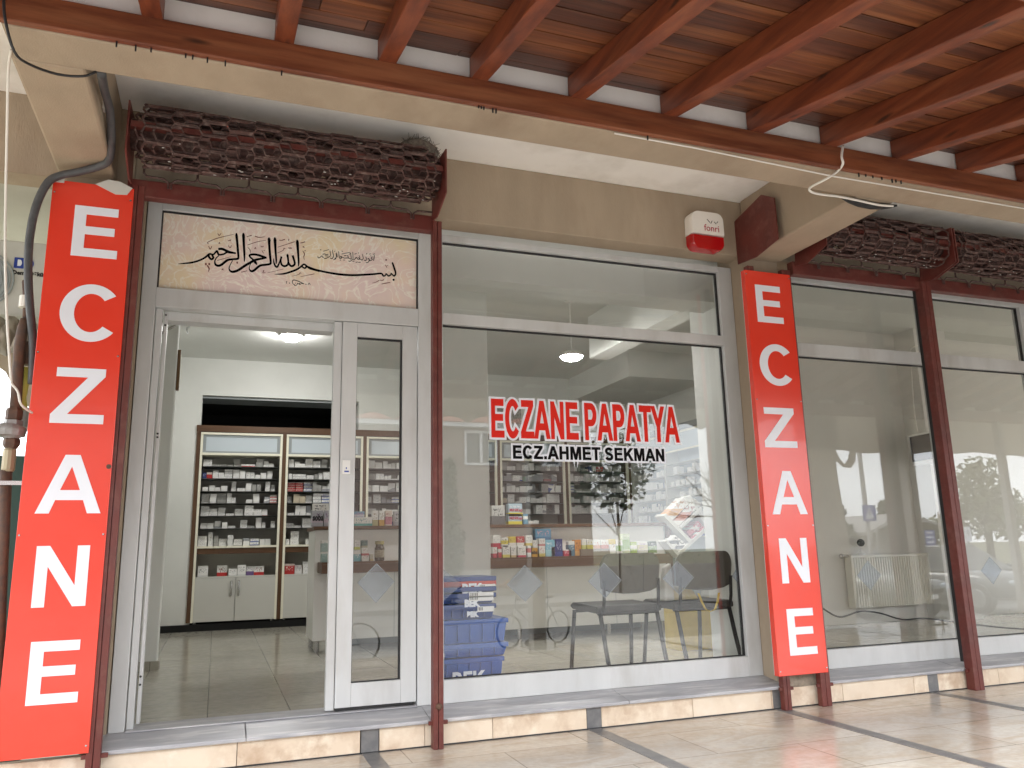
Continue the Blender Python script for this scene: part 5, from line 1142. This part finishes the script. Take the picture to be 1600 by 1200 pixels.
# bag with yellow handles on the right chair
bg_ = thing('tote_bag', 'slack cream bag with yellow handles lying on the right waiting chair', 'bag', (q2.x, .62, FZ+.487))
b = MB(); cx = q2.x
vs = [(cx-.22,.56,.69),(cx+.02,.56,.69),(cx+.05,.74,.69),(cx-.20,.74,.69),(cx-.20,.60,.80),(cx-.02,.60,.775),(cx+.0,.70,.765),(cx-.18,.70,.79)]
b.add(vs, [(0,3,2,1),(4,5,6,7),(0,1,5,4),(1,2,6,5),(2,3,7,6),(3,0,4,7)]); b.build('body', mat('yellow_bag_cloth', (.55,.42,.14), .7, col2=(.62,.55,.38), scale=7), bg_, bevel=.02)
b = MB(); P = [at(x,y,.42) for x,y in ((1092,927),(1097,940),(1103,952),(1110,956),(1118,952),(1122,940),(1124,926))]
vs = []
for p in P: vs += [(p.x-.006,p.y,p.z),(p.x+.006,p.y,p.z),(p.x+.006,p.y+.012,p.z),(p.x-.006,p.y+.012,p.z)]
fs = []
for i in range(len(P)-1):
    for k in range(4): fs.append((i*4+k, i*4+(k+1)%4, i*4+4+(k+1)%4, i*4+4+k))
b.add(vs, fs); b.build('handle', M['yellow'], bg_)
b = MB(); x0 = at(1038,900,.6).x
vs = [(x0-.03,.55,.69),(x0+.05,.55,.69),(x0+.05,.66,.69),(x0-.03,.66,.69),(x0-.01,.57,.93),(x0+.05,.57,.96),(x0+.05,.62,.96),(x0-.01,.62,.93)]
b.add(vs, [(0,3,2,1),(4,5,6,7),(0,1,5,4),(1,2,6,5),(2,3,7,6),(3,0,4,7)])
tag(b.build('paper_bag', M['bag'], None, bevel=.012), 'thin crumpled white bag squeezed between the two waiting chairs', 'bag')
b = MB(); p = at(1140,925,.9); b.box(at(1060,950,1.5).x, at(1078,950,1.5).x+.35, 1.5, 1.75, FZ, .62); tag(b.build('yellow_carton', mat('yellow_board', (.58,.44,.12), .6, col2=(.5,.38,.1), scale=8), None, bevel=.004), 'yellow carton on the floor behind the right waiting chair', 'carton')

# ---- blue crates left of the window
def crate(px0, px1, py0, py1, Y, d, m_, label, word=None, tick=(), cut=0):
    a = at(px0,(py0+py1)/2,Y); c = at(px1,(py0+py1)/2,Y); z1 = at((px0+px1)/2,py0,Y).z; z0 = at((px0+px1)/2,py1,Y).z
    t = thing('storage_crate', label, 'crate', ((a.x+c.x)/2, Y+d/2, z0), 'stacked delivery crates')
    h_ = z1-z0; b = MB(); tp = .018
    vs = [(a.x+tp,Y+tp,z0),(c.x-tp,Y+tp,z0),(c.x-tp,Y+d-tp,z0),(a.x+tp,Y+d-tp,z0),(a.x+.004,Y+.004,z1-.03),(c.x-.004,Y+.004,z1-.03),(c.x-.004,Y+d-.004,z1-.03),(a.x+.004,Y+d-.004,z1-.03)]
    b.add(vs, [(0,3,2,1),(4,5,6,7),(0,1,5,4),(1,2,6,5),(2,3,7,6),(3,0,4,7)]); b.build('body', m_, t, bevel=.004)
    b = MB(); b.box(a.x-.006, c.x+.006, Y-.006, Y+d+.006, z1-.0295, z1-.001); b.build('rim', m_, t, bevel=.004)
    b = MB(); nr = max(2, int((c.x-a.x)/.07))
    for i in range(1,nr): x = a.x+(c.x-a.x)*i/nr; b.box(x-.004,x+.004,Y-.004,Y+.012,z0+.012,z1-.0305)
    b.build('ribs', m_, t)
    if word:
        q = at(*word[1], Y-.008); text_mesh('lettering', 'BEK', word[2], (q.x, Y-.0065, q.z), M['letter'], t, bold=.004, sx=.95)
    for (x0,y0,x1,y1) in tick:
        u = at(x0,y0,Y-.008); v = at(x1,y1,Y-.008); b = MB(); b.box(u.x,v.x,Y-.0095,Y-.0065,v.z,u.z); l_ = b.build('barcode_label', M['paper'], t)
        b = MB(); w_ = (v.x-u.x)*.34; rr = random.Random(int(x0)); x = u.x+.008
        while x < u.x+w_: e_ = rr.uniform(.002,.005); b.box(x,x+e_,Y-.0102,Y-.0096,v.z+.008,u.z-.004); x += e_+rr.uniform(.002,.005)
        b.build('bars', M['gasket'], l_)
    return t
crate(680,787,1028,1078,.20,.42,M['crate'],'blue delivery crate at the bottom of the stack behind the window frame',word=((708,1066),(706,1076),.13))
crate(676,793,1006,1027,.19,.44,M['crate'],'wide blue crate lid, second from the floor in the stack',tick=((682,1022,694,1030),))
crate(676,793,968,1005,.22,.44,M['crate'],'large blue crate in the middle of the stack',tick=((682,1010,692,1017),))
crate(690,774,944,967,.28,.32,M['crate_dk'],'small dark blue crate standing on the large blue crate',word=(0,(730,964),.043),tick=((746,948,772,955),))
crate(690,774,927,943,.28,.32,M['crate_dk'],'dark blue crate, third from the top of the stack',word=(0,(726,948),.058),tick=((733,932,771,938),))
crate(690,774,917,926,.28,.32,M['crate_dk'],'flat dark blue crate lid under the red crate',tick=((733,926,771,932),))
crate(690,774,908,926,.29,.32,M['crate_red'],'red crate near the top of the stack',word=(0,(722,927),.08),tick=((748,913,774,917.5),))
crate(690,774,901,909,.29,.32,M['crate_dk'],'flat dark blue lid at the very top of the stack')

# ---- small things inside
fr_ = thing('wall_frame', 'narrow gilt brown picture frame seen edge-on on the pilaster inside the doorway', 'picture frame', (-.39, 2.6, 2.2))
p0 = at(287,545,2.56); p1 = at(287,608,2.56)
b = MB(); b.prism([(2.6,p1.z),(2.6,p0.z),(2.66,p0.z),(2.66,p1.z)], -.399, -.375, 'x'); b.build('frame', M['frame_brown'], fr_, bevel=.004)
b = MB(); b.box(-.3745,-.372,2.61,2.65,p1.z+.04,p0.z-.04); b.build('print', M['cream'], fr_)
cable('door_cable', [at(253,520,.3), at(275,508,.5), at(290,502,.8), at(302,503,1.2), at(296,509,1.6), at(292,515,2.0), at(293,520,2.4)], .008, M['chrome'], 'grey cable drooping inside the top of the doorway', 'cable')

# ================================================================== empty shop
rd = thing('radiator', 'white corrugated panel radiator low on the back wall of the empty shop', 'radiator', (7.5, 2.48, .45))
a = at(1328,868,2.45); c = at(1512,876,2.45); zr0 = at(1340,950,2.45).z; zr1 = a.z
b = MB(); n_ = int((c.x-a.x)/.034)
for i in range(n_):
    x = a.x+(c.x-a.x)*i/n_; b.prism([(x,2.45),(x+.008,2.435),(x+.022,2.435),(x+.030,2.45),(x+.034,2.45),(x+.034,2.46),(x,2.46)], zr0, zr1-.025, 'z')
b.build('panel', M['radiator'], rd)
b = MB(); b.box(a.x-.01, c.x+.01, 2.43, 2.53, zr1-.024, zr1).box(a.x-.012,a.x-.001,2.43,2.53,zr0,zr1-.025); b.build('top_grille', M['radiator'], rd)
b = MB(); p = at(1320,866,2.45); b.tube([(p.x-.03,2.47,p.z-.02),(a.x-.01,2.47,p.z-.02)], .016, 8); b.ball((p.x-.03,2.47,p.z-.02), .028, 8, 6); p = at(1530,973,2.45); b.tube([(c.x+.01,2.47,zr0+.03),(p.x+.05,2.47,zr0+.03)], .02, 8); b.build('valve', M['chrome'], rd)
cm = thing('web_camera', 'small white camera with a black round lens standing on the radiator', 'camera', (at(1345,866,2.46).x, 2.47, zr1))
p = at(1345,848,2.46); b = MB(); b.lathe([(.055,0),(.05,.012),(.02,.03),(.016,.07)], (p.x, 2.48, zr1), 12); b.build('stand', M['paper'], cm); b = MB(); b.ball((p.x, 2.46, p.z), .042, 12, 8); b.build('lens_ball', M['gasket'], cm, smooth=True)
mo = thing('wall_monitor', 'dark screened monitor in a pale case hung high in the empty shop', 'monitor', (at(1445,700,2.2).x, 2.2, 2.0))
P = [at(x,y,2.15) for x,y in ((1422,683),(1457,676),(1462,716),(1427,722))]
b = MB(); O = [at(x,y,2.15) for x,y in ((1420,681),(1466,671),(1476,722),(1428,728))]
vs = [(p.x,2.16,p.z) for p in O]+[(p.x+.05,2.245,p.z+.01) for p in O]; b.add(vs, [(0,1,2,3),(7,6,5,4),(0,4,5,1),(1,5,6,2),(2,6,7,3),(3,7,4,0)]); b.build('case', M['ac'], mo)
vs = [(p.x,2.153,p.z) for p in P]+[(p.x,2.159,p.z) for p in P]; b = MB(); b.add(vs, [(0,1,2,3),(7,6,5,4),(0,4,5,1),(1,5,6,2),(2,6,7,3),(3,7,4,0)]); b.build('screen', M['screen'], mo)
cable('monitor_cable', [at(1434,540,2.25), at(1422,548,2.24), at(1424,580,2.24), at(1428,640,2.24), at(1434,676,2.2)], .006, M['cable_white'], 'pale cable running down the empty shop column to the monitor')
cable('floor_cable', [at(1285,950,.6), at(1305,962,.7), at(1320,963,.75), at(1345,955,.85), at(1375,958,.9), at(1410,968,.8), at(1445,966,.75), at(1500,973,.6), at(1560,980,.45), at(1600,983,.35)], .007, M['black'], 'thin black cable sagging across the floor of the empty shop')
# ================================================================== the street mirrored in the glass
rnd = random.Random(21)
def leafy(b, c, r, n, s):
    for _ in range(n):
        u = Vector((rnd.gauss(0,1),rnd.gauss(0,1),rnd.gauss(0,1))).normalized()*(rnd.random()**.45)
        p = Vector(c)+Vector((u.x*r[0],u.y*r[1],u.z*r[2])); d = Vector((rnd.gauss(0,1),rnd.gauss(0,1),rnd.gauss(0,.8))).normalized(); e = d.orthogonal().normalized(); e.rotate(__import__('mathutils').Quaternion(d, rnd.uniform(0,6.28)))
        k = s*rnd.uniform(.6,1.4); b.add([p-d*k, p+e*k*.45, p+d*k, p-e*k*.45], [(0,1,2,3)])
def tree(name, label, base, h, crowns, m_, tr=.12, cat='tree', group=None, leaf=.16, dens=1.0):
    t = thing(name, label, cat, base, group); x, y, z = base
    b = MB(); b.tube([(x,y,z),(x+.05,y,z+h*.45),(x-.04,y+.05,z+h*.85)], [tr,tr*.75,tr*.25], 8)
    for cx, cz, rx_, rz_, n_ in crowns: b.tube([(x,y,z+h*.35),(x+cx*.6,y,z+cz*.8),(x+cx,y,z+cz)], [tr*.5,tr*.3,tr*.1], 6)
    b.build('trunk', M['bark'], t); b = MB()
    for cx, cz, rx_, rz_, n_ in crowns: leafy(b, (x+cx,y,z+cz), (rx_,rx_,rz_), int(n_*dens), leaf)
    b.build('crown', m_, t, fix=False); return t
GZ = -.10
tree('cypress_shrub', 'narrow dark conifer in front of the pink house, mirrored left in the pharmacy window', (5.9,-17.2,RD), 4.1, [(0,.9,.62,1.0,1000),(0.05,1.9,.62,1.0,1000),(0,2.9,.5,.9,900),(-.26,3.6,.2,.5,220),(.24,3.7,.19,.5,220)], M['leaf_d'], .08, 'shrub', leaf=.12)
def hs(Y): return (Y+4.7)
p = refl(1330,760,25); tree('dark_conifer', 'dark conifer at the left of the sky mirrored in the empty shop window', (p.x-1.5,-25,RD), 4.6, [(0,1.2,1.0,1.3,900),(0,2.6,.75,1.2,800),(.1,3.7,.4,.9,400),(.9,1.7,.5,.8,300)], M['leaf_d'], .15, leaf=.2)
p = refl(1378,770,30); tree('slim_tree', 'slim leafy tree beside the crossing sign mirrored in the empty shop window', (p.x,-30,RD), 4.0, [(0,2.4,.5,.7,250),(.1,3.3,.35,.6,200)], M['leaf_m'], .1, leaf=.18)
p = refl(1535,760,26); tree('broad_tree', 'broad pale green tree mirrored right in the empty shop window', (p.x,-26,RD), 6.0, [(0,4.8,1.2,1.1,500),(-1.0,3.5,1.2,1.0,450),(1.2,3.3,1.2,1.0,450),(0,2.5,1.8,1.1,600),(2.2,2.4,1.0,1.0,300)], M['leaf_p'], .2, leaf=.18)
p = refl(1465,790,32); tree('round_bush_tree', 'lower round green tree left of the broad one in the mirrored street', (p.x,-32,RD), 3.8, [(0,2.0,1.4,1.1,600),(.9,2.6,.7,.7,250)], M['leaf_p'], .14, leaf=.18)
p = refl(958,742,19.5); tree('street_tree', 'leafy tree beside the pink house, mirrored over the right end of the shelves', (p.x,-19.3,RD), 5.6, [(0,3.6,1.0,.9,420),(-.7,4.4,.7,.7,220),(.7,4.3,.8,.8,260),(.1,5.2,.6,.6,160),(-1.2,3.3,.6,.6,140)], M['leaf_d'], .045, leaf=.13)
# leafless tree
bt = thing('bare_tree', 'leafless tree whose bare twigs are mirrored at the right edge of the pharmacy window', 'tree', (16.3,-16.8,RD))
b = MB()
def branch(p, d, ln, r_, k):
    q = p+d*ln; mid = (p+q)/2+Vector((rnd.gauss(0,.04),rnd.gauss(0,.04),0))*ln; b.tube([p,mid,q],[r_,r_*.85,r_*.7],5 if k < 2 else 3)
    if k == 5: return
    for _ in range(3 if k < 3 else 2):
        e = (d+Vector((rnd.gauss(-.12,.5),rnd.gauss(0,.4),rnd.gauss(.05,.28)))).normalized(); branch(q, e, ln*rnd.uniform(.62,.82), r_*.6, k+1)
branch(Vector((16.3,-16.8,RD)), Vector((-.12,0,1)).normalized(), 1.5, .10, 0); b.build('branches', M['bark'], bt)
# house opposite
hb = thing('pink_house', 'pink stucco house with a white gutter and white windows across the street', 'house', (1,-24,RD))
Yh = 22.2; hx1 = 13.0; gz = refl(720,668,Yh).z
b = MB(); b.box(-12, hx1, -32, -Yh, RD, gz); b.build('wall', M['pink'], hb)
b = MB(); b.box(-12.4, hx1+.4, -Yh-.1, -Yh+.35, gz, gz+.16); b.build('gutter', M['pvc'], hb)
b = MB(); b.prism([(-Yh+.4,gz+.16),(-27,gz+2.2),(-32.4,gz+.16)], -12.4, hx1+.4, 'x'); b.build('roof', M['roof'], hb)
for wx in (-6.5,-2,2.6,refl(752,700,Yh).x, 11.2):
    zc = refl(752,700,Yh).z; b = MB(); ww, wh = .62, .62
    b.box(wx-ww,wx+ww,-Yh-.02,-Yh+.05,zc-wh,zc-wh+.09).box(wx-ww,wx+ww,-Yh-.02,-Yh+.05,zc+wh-.09,zc+wh).box(wx-ww,wx-ww+.09,-Yh-.02,-Yh+.05,zc-wh+.09,zc+wh-.09).box(wx+ww-.09,wx+ww,-Yh-.02,-Yh+.05,zc-wh+.09,zc+wh-.09).box(wx-.05,wx+.05,-Yh-.02,-Yh+.05,zc-wh+.09,zc+wh-.09)
    f_ = b.build('window', M['pvc'], hb); b = MB(); b.box(wx-ww+.09,wx+ww-.09,-Yh-.01,-Yh+.01,zc-wh+.09,zc+wh-.09); b.build('pane', M['darkglass'], f_)
b = MB(); b.box(-12, 20, -20.4, -20.25, RD, .45); tag(b.build('garden_wall', mat('rendered_wall', (.5,.47,.42), .8, col2=(.42,.39,.35), scale=2), None), 'low pale garden wall along the far pavement', 'wall')
# hut
ht = thing('market_hut', 'low open hut with a pitched pale roof across the street', 'hut', (31,-25,RD))
p0 = refl(1388,806,25); p1 = refl(1482,828,25)
b = MB(); b.box(p0.x-1, p1.x, -28, -27.8, RD, p0.z-.6).box(p0.x-.9,p0.x-.75,-25.1,-24.95,RD,p0.z-.55).box(p1.x-.15,p1.x,-25.1,-24.95,RD,p0.z-.55); b.build('wall', M['postpaint'], ht)
b = MB(); b.prism([(p0.x-1.6,p0.z-.75),(p0.x+.4,p0.z+.1),(p1.x+.4,p0.z-.65),(p1.x+.4,p0.z-.75),(p0.x+.4,p0.z-.05),(p0.x-1.6,p0.z-.9)], -28.3, -24.6); b.build('roof', M['kerbstone'], ht)
# crossing sign
cs_ = thing('crossing_sign', 'blue pedestrian crossing sign on a grey pole, mirrored in the empty shop window', 'road sign', (refl(1365,850,9).x,-9.0,RD))
Ys = 9.0; a = refl(1349,789,Ys); c = refl(1372,814,Ys)
b = MB(); pp = refl(1366,850,Ys); b.tube([(pp.x,-9.06,RD),(pp.x-.03,-9.06,3.2)], .05, 10); b.build('pole', M['postpaint'], cs_)
b = MB(); b.box(a.x, c.x, -9.0, -8.985, c.z, a.z); pl_ = b.build('plate', M['bluesign'], cs_)
cx = (a.x+c.x)/2; hw = (c.x-a.x)/2; hh = (a.z-c.z)/2; cz = (a.z+c.z)/2
b = MB(); b.prism([(cx-hw*.72,cz-hh*.75),(cx+hw*.72,cz-hh*.75),(cx,cz+hh*.72)], -8.984, -8.982); tri = b.build('triangle', M['letter'], pl_)
b = MB()
b.lathe([(hw*.08,0),(hw*.08,.001)], (cx,-8.981,cz+hh*.32), 8, 'y')
for q in ([(0,.25),(.02,-.1)],[(.02,-.1),(-.16,-.42)],[(.02,-.1),(.17,-.42)],[(0,.18),(-.17,-.02)],[(0,.18),(.17,-.0)]): b.prism(stroke([(cx+q[0][0]*hw,cz+q[0][1]*hh),(cx+q[1][0]*hw,cz+q[1][1]*hh)], hw*.1), -8.981, -8.980)
for k in range(5): x = cx+hw*(-.5+.25*k); b.prism([(x-hw*.06,cz-hh*.72),(x+hw*.06,cz-hh*.72),(x+hw*.03,cz-hh*.5),(x-hw*.03,cz-hh*.5)], -8.981, -8.980)
b.build('walking_figure', M['gasket'], tri)
# lamp posts
for px, Y, lab in ((1578,14,'slim grey street pole mirrored at the right edge of the empty shop window'),):
    p = refl(px, 800, Y); t = thing('street_pole', lab, 'street pole', (p.x,-Y,RD)); b = MB(); b.tube([(p.x,-Y,RD),(p.x,-Y,6)], [.09,.05], 10); b.build('shaft', M['postpaint'], t); b = MB(); b.tube([(p.x,-Y,6),(p.x-.5,-Y,6.3),(p.x-1.2,-Y,6.35)], .03, 6); b.ball((p.x-1.35,-Y,6.33),(.25,.1,.05)); b.build('lamp_arm', M['postpaint'], t)
# notice boards
for (x0,y0,x1,y1,Y,colr,lab) in ((1446,828,1465,859,14,'bluesign','blue notice board with white lines by the road'),(1508,823,1520,846,14,'letter','white notice board with a dark diamond by the road')):
    a = refl(x0,y0,Y); c = refl(x1,y1,Y); t = thing('notice_board', lab, 'notice board', ((a.x+c.x)/2,-Y,RD)); b = MB(); b.box(a.x,c.x,-Y,-Y+.03,c.z,a.z); pl_ = b.build('plate', M[colr], t)
    b = MB(); b.tube([((a.x+c.x)/2,-Y-.03,RD),((a.x+c.x)/2,-Y-.03,c.z)], .03, 8); b.build('leg', M['postpaint'], t)
    b = MB(); h_ = a.z-c.z; w_ = c.x-a.x
    if colr == 'bluesign':
        for k in range(4): b.box(a.x+w_*.12,c.x-w_*.2,-Y+.0305,-Y+.033,c.z+h_*(.1+.24*k),c.z+h_*(.19+.24*k))
        b.build('lines', M['letter'], pl_)
    else:
        m_x, m_z = (a.x+c.x)/2, c.z+h_*.6; b.prism([(m_x-w_*.3,m_z),(m_x,m_z-h_*.25),(m_x+w_*.3,m_z),(m_x,m_z+h_*.25)], -Y+.0305, -Y+.033); b.build('diamond', M['cabgrey'], pl_)
# parked cars
def car(label, x, y, paint, rz):
    t = thing('parked_car', label, 'car', (x,y,RD), 'cars parked at the kerb', rz)
    sec = [(-2.05,.42,.62,.72),(-1.95,.30,.78,.78),(-1.3,.25,.88,.84),(-.95,.25,.92,.85),(-.35,.25,.94,.85),(.9,.25,.95,.85),(1.5,.25,.95,.84),(2.0,.32,.86,.78),(2.08,.45,.70,.72)]
    b = MB(); vs = []; n_ = 10
    for (yy, zl, zh, hw) in sec:
        for k in range(n_):
            a = 2*math.pi*k/n_+.314; cx_ = math.copysign(abs(math.cos(a))**.45, math.cos(a)); sz_ = math.copysign(abs(math.sin(a))**.45, math.sin(a))
            vs.append((hw*cx_*1.02, yy, (zl+zh)/2+(zh-zl)/2*sz_))
    fs = [(i*n_+k, i*n_+(k+1)%n_, (i+1)*n_+(k+1)%n_, (i+1)*n_+k) for i in range(len(sec)-1) for k in range(n_)]+[tuple(range(n_))[::-1], tuple(range((len(sec)-1)*n_, len(sec)*n_))]
    b.add(vs, fs); b.build('body', paint, t, local=True, smooth=True)
    b = MB(); q = [(-.95,.90,.76),(-.25,1.40,.58),(.95,1.42,.57),(1.65,.93,.72)]
    vs = []
    for yy, zz, hw in q: vs += [(-hw,yy,zz),(hw,yy,zz)]
    vs += [(-.78,-.95,.88),(.78,-.95,.88),(-.78,1.65,.88),(.78,1.65,.88)]
    b.add(vs, [(0,1,3,2),(2,3,5,4),(4,5,7,6),(0,2,4,6),(1,7,5,3),(8,9,1,0),(6,7,11,10),(8,0,6,10),(9,11,7,1),(8,10,11,9)]); b.build('cabin', M['darkglass'], t, local=True, bevel=.03)
    b = MB(); b.add([(-.57,-.22,1.405),(.57,-.22,1.405),(.56,.96,1.425),(-.56,.96,1.425),(-.55,-.2,1.45),(.55,-.2,1.45),(.54,.93,1.46),(-.54,.93,1.46)], [(0,3,2,1),(4,5,6,7),(0,1,5,4),(1,2,6,5),(2,3,7,6),(3,0,4,7)]); b.build('roof', paint, t, local=True, bevel=.02)
    for sx in (-1,1):
        for yy in (-1.3,1.35):
            b = MB(); b.lathe([(.31,-.1),(.32,-.08),(.32,.08),(.31,.1)], (sx*.76,yy,.32), 20, 'x'); wh_ = b.build('wheel', M['tyre'], t, local=True); b = MB(); b.lathe([(.2,0),(.19,.012*sx)], (sx*(.76+.101*1),yy,.32), 16, 'x'); b.build('rim', M['chrome'], wh_, local=True)
        b = MB(); b.ball((sx*.58,-2.0,.66), (.16,.08,.07), 10, 6); b.build('headlight', M['panel'], t, local=True, smooth=True)
        b = MB(); b.ball((sx*.62,2.03,.72), (.14,.06,.09), 10, 6); b.build('tail_light', M['siren_r'], t, local=True, smooth=True)
        b = MB(); b.ball((sx*.93,-.72,.97), (.10,.06,.06), 8, 6); b.build('mirror', paint, t, local=True, smooth=True)
    b = MB(); b.box(-.26,.26,-2.10,-2.07,.42,.52); b.build('number_plate', M['paper'], t, local=True)
    b = MB(); b.box(-.45,.45,-2.085,-2.05,.54,.62); b.build('front_grille', M['gasket'], t, local=True)
    return t
car('dark grey car parked nose to the arcade, mirrored behind the radiator', 13.4, -9.9, M['carpaint'], R(180))
car('slate grey car parked right of the dark grey car, mirrored at the photo edge', 16.4, -9.8, M['carpaint2'], R(180))

# small bicycles
def wheel_pts(c, r_, d, n_=24): return [c+d*(r_*math.cos(2*math.pi*k/n_))+Vector((0,0,r_*math.sin(2*math.pi*k/n_))) for k in range(n_)]
def bicycle(label, p0, p1, r_, z):
    d = (p1-p0).normalized(); wb = (p1-p0).length; side = Vector((-d.y,d.x,0)); f_, r0 = Vector((p0.x,p0.y,z+r_)), Vector((p1.x,p1.y,z+r_))
    t = thing('bicycle', label, 'bicycle', ((p0.x+p1.x)/2,(p0.y+p1.y)/2,z), "bicycles in the street")
    up = Vector((0,0,1)); bb = f_+d*wb*.58+up*(-r_*.15); st = r0-d*wb*.18+up*(r_*1.75); hd = f_+d*wb*.16+up*(r_*1.85); hd2 = f_+d*wb*.13+up*(r_*1.35)
    b = MB()
    for a, c in ((hd2,bb),(hd,st-up*.1),(bb,st-up*.02),(bb,r0),(st-up*.12,r0),(hd2,hd+up*.06)): b.tube([a,c], .012, 6)
    b.build('frame', M['cabgrey'], t)
    b = MB(); b.tube([hd2+side*.03,f_+side*.03],.009,6); b.tube([hd2-side*.03,f_-side*.03],.009,6); b.build('fork', M['ac'], t)
    for c in (f_, r0):
        b = MB(); b.tube(wheel_pts(c,r_-.016,d), .016, 6, closed=True); w_ = b.build('wheel', M['tyre'], t)
        b = MB()
        for k in range(12): a = 2*math.pi*k/12; b.tube([c, c+d*((r_-.02)*math.cos(a))+up*((r_-.02)*math.sin(a))], .0012, 3)
        b.lathe([(.02,-.03),(.02,.03)], c, 8, 'y'); b.build('spokes', M['chrome'], w_)
    b = MB(); g = hd+up*.10; b.tube([hd+up*.05,g],.01,6); b.tube([g-side*.2+d*.05,g-side*.1,g,g+side*.1,g+side*.2+d*.05],.009,6); b.build('handlebar', M['gasket'], t)
    b = MB(); b.ball(st+up*.02, (.10,.05,.025), 10, 6); b.build('saddle', M['gasket'], t, smooth=True)
    b = MB(); b.lathe([(.055,0),(.055,.006)], bb+side*.03, 14, 'y'); b.tube([bb-side*.05, bb-side*.05+Vector((.05,0,-.07))],.007,5); b.build('crank', M['gasket'], t)
    return t
w0 = refl(797,990,7.9); w1 = refl(874,978,8.3)
bicycle('grey bicycle held by the person in the mirrored street', Vector((w0.x,w0.y,0)), Vector((w1.x,w1.y,0)), .275, RD)
w2 = refl(562,1015,7.2)
bicycle('grey bicycle parked in the street, its wheel mirrored in the door glass', Vector((w2.x-1.05,w2.y-.1,0)), Vector((w2.x,w2.y,0)), .30, RD)
# child standing with the bicycle
pt = Vector(((w0.x+w1.x)/2+.02,-8.0,RD)); KS = 1.56; pe = thing('person', 'person in a dark jacket and grey trousers standing beside a bicycle in the mirrored street', 'person', tuple(pt))
def skin_body(name, joints, edges, m_, parent, root=0, sub=2):
    me = bpy.data.meshes.new(name); org = world_org(parent); me.from_pydata([Vector(j[0])-org for j in joints], edges, []); o = bpy.data.objects.new(name, me); COL.objects.link(o); o.parent = parent
    sk = o.modifiers.new('skin','SKIN'); sd = o.modifiers.new('sub','SUBSURF'); sd.levels = sub; sd.render_levels = sub
    for v, j in zip(me.skin_vertices[0].data, joints): v.radius = (j[1], j[1] if len(j) < 3 else j[2])
    me.skin_vertices[0].data[root].use_root = True; me.materials.append(m_); return o
def J(x, y, z, r_, r2=None): return ((pt.x+x*KS, pt.y+y*KS, pt.z+z*KS), r_*KS*.88, (r2 or r_)*KS*.88)
# facing -x, towards the handlebar
jn = [J(0,0,.58,.085,.075), J(.01,0,.72,.085,.07), J(0,0,.86,.095,.07), J(-.01,0,.93,.045), J(-.02,0,.98,.04), J(-.03,0,1.06,.075,.07), J(-.03,0,1.13,.06),
 J(0,-.10,.88,.045), J(-.13,-.12,.75,.034), J(-.30,-.10,.66,.026), J(-.35,-.10,.65,.022),
 J(0,.10,.88,.045), J(-.12,.12,.74,.034), J(-.28,.11,.655,.026), J(-.34,.11,.645,.022),
 J(.01,-.065,.52,.065), J(.0,-.08,.30,.048), J(.03,-.085,.06,.034), J(-.07,-.09,.022,.026),
 J(.01,.065,.52,.065), J(-.01,.08,.30,.048), J(.02,.085,.06,.034), J(-.08,.09,.022,.026)]
ed = [(0,1),(1,2),(2,3),(3,4),(4,5),(5,6),(2,7),(7,8),(8,9),(9,10),(2,11),(11,12),(12,13),(13,14),(0,15),(15,16),(16,17),(17,18),(0,19),(19,20),(20,21),(21,22)]
body = skin_body('body', jn, ed, M['skin'], pe)
jk = [J(0,0,.60,.098,.09), J(.01,0,.72,.10,.085), J(0,0,.86,.108,.085), J(-.005,0,.91,.06), J(0,-.105,.88,.055), J(-.13,-.12,.75,.044), J(-.28,-.105,.67,.034), J(0,.105,.88,.055), J(-.12,.12,.74,.044), J(-.26,.11,.665,.034)]
skin_body('jacket', jk, [(0,1),(1,2),(2,3),(2,4),(4,5),(5,6),(2,7),(7,8),(8,9)], M['jacket'], pe)
tj = [J(0,0,.58,.098,.088), J(.01,-.067,.51,.078), J(0,-.08,.30,.060), J(.03,-.085,.07,.046), J(.01,.067,.51,.078), J(-.01,.08,.30,.060), J(.02,.085,.07,.046)]
skin_body('trousers', tj, [(0,1),(1,2),(2,3),(0,4),(4,5),(5,6)], M['trousers'], pe)
n_before = set(pe.children)
b = MB(); b.ball((pt.x-.02,pt.y,pt.z+1.115), (.088,.08,.07), 14, 9); b.build('hair', M['hair'], pe, smooth=True)
b = MB()
for sy in (-.028,.028): b.ball((pt.x-.103,pt.y+sy,pt.z+1.065), (.008,.011,.008), 8, 6)
b.build('eyes', M['gasket'], pe)
b = MB(); b.ball((pt.x-.108,pt.y,pt.z+1.04), (.016,.011,.014), 8, 6); b.build('nose', M['skin'], pe, smooth=True)
for sy in (-.09,.11):
    b = MB(); base = Vector((pt.x-.345,pt.y+sy,pt.z+.645))
    for k in range(4): o_ = (k-1.5)*.014; b.tube([base+Vector((0,o_,0)), base+Vector((-.03,o_,.006)), base+Vector((-.045,o_,-.012)), base+Vector((-.03,o_,-.028))], [.0075,.007,.0065,.006], 6)
    b.tube([base+Vector((.01,.02,0)), base+Vector((-.015,.035,-.012)), base+Vector((-.03,.028,-.024))], [.0085,.008,.007], 6); b.build('fingers', M['skin'], pe, smooth=True)
for sy in (-.088,.088):
    b = MB(); b.ball((pt.x-.03,pt.y+sy,pt.z+.035), (.095,.04,.04), 12, 8); b.build('shoe', M['gasket'], pe, smooth=True)

for o in pe.children:
    if o not in n_before: o.scale = (KS,KS,KS)
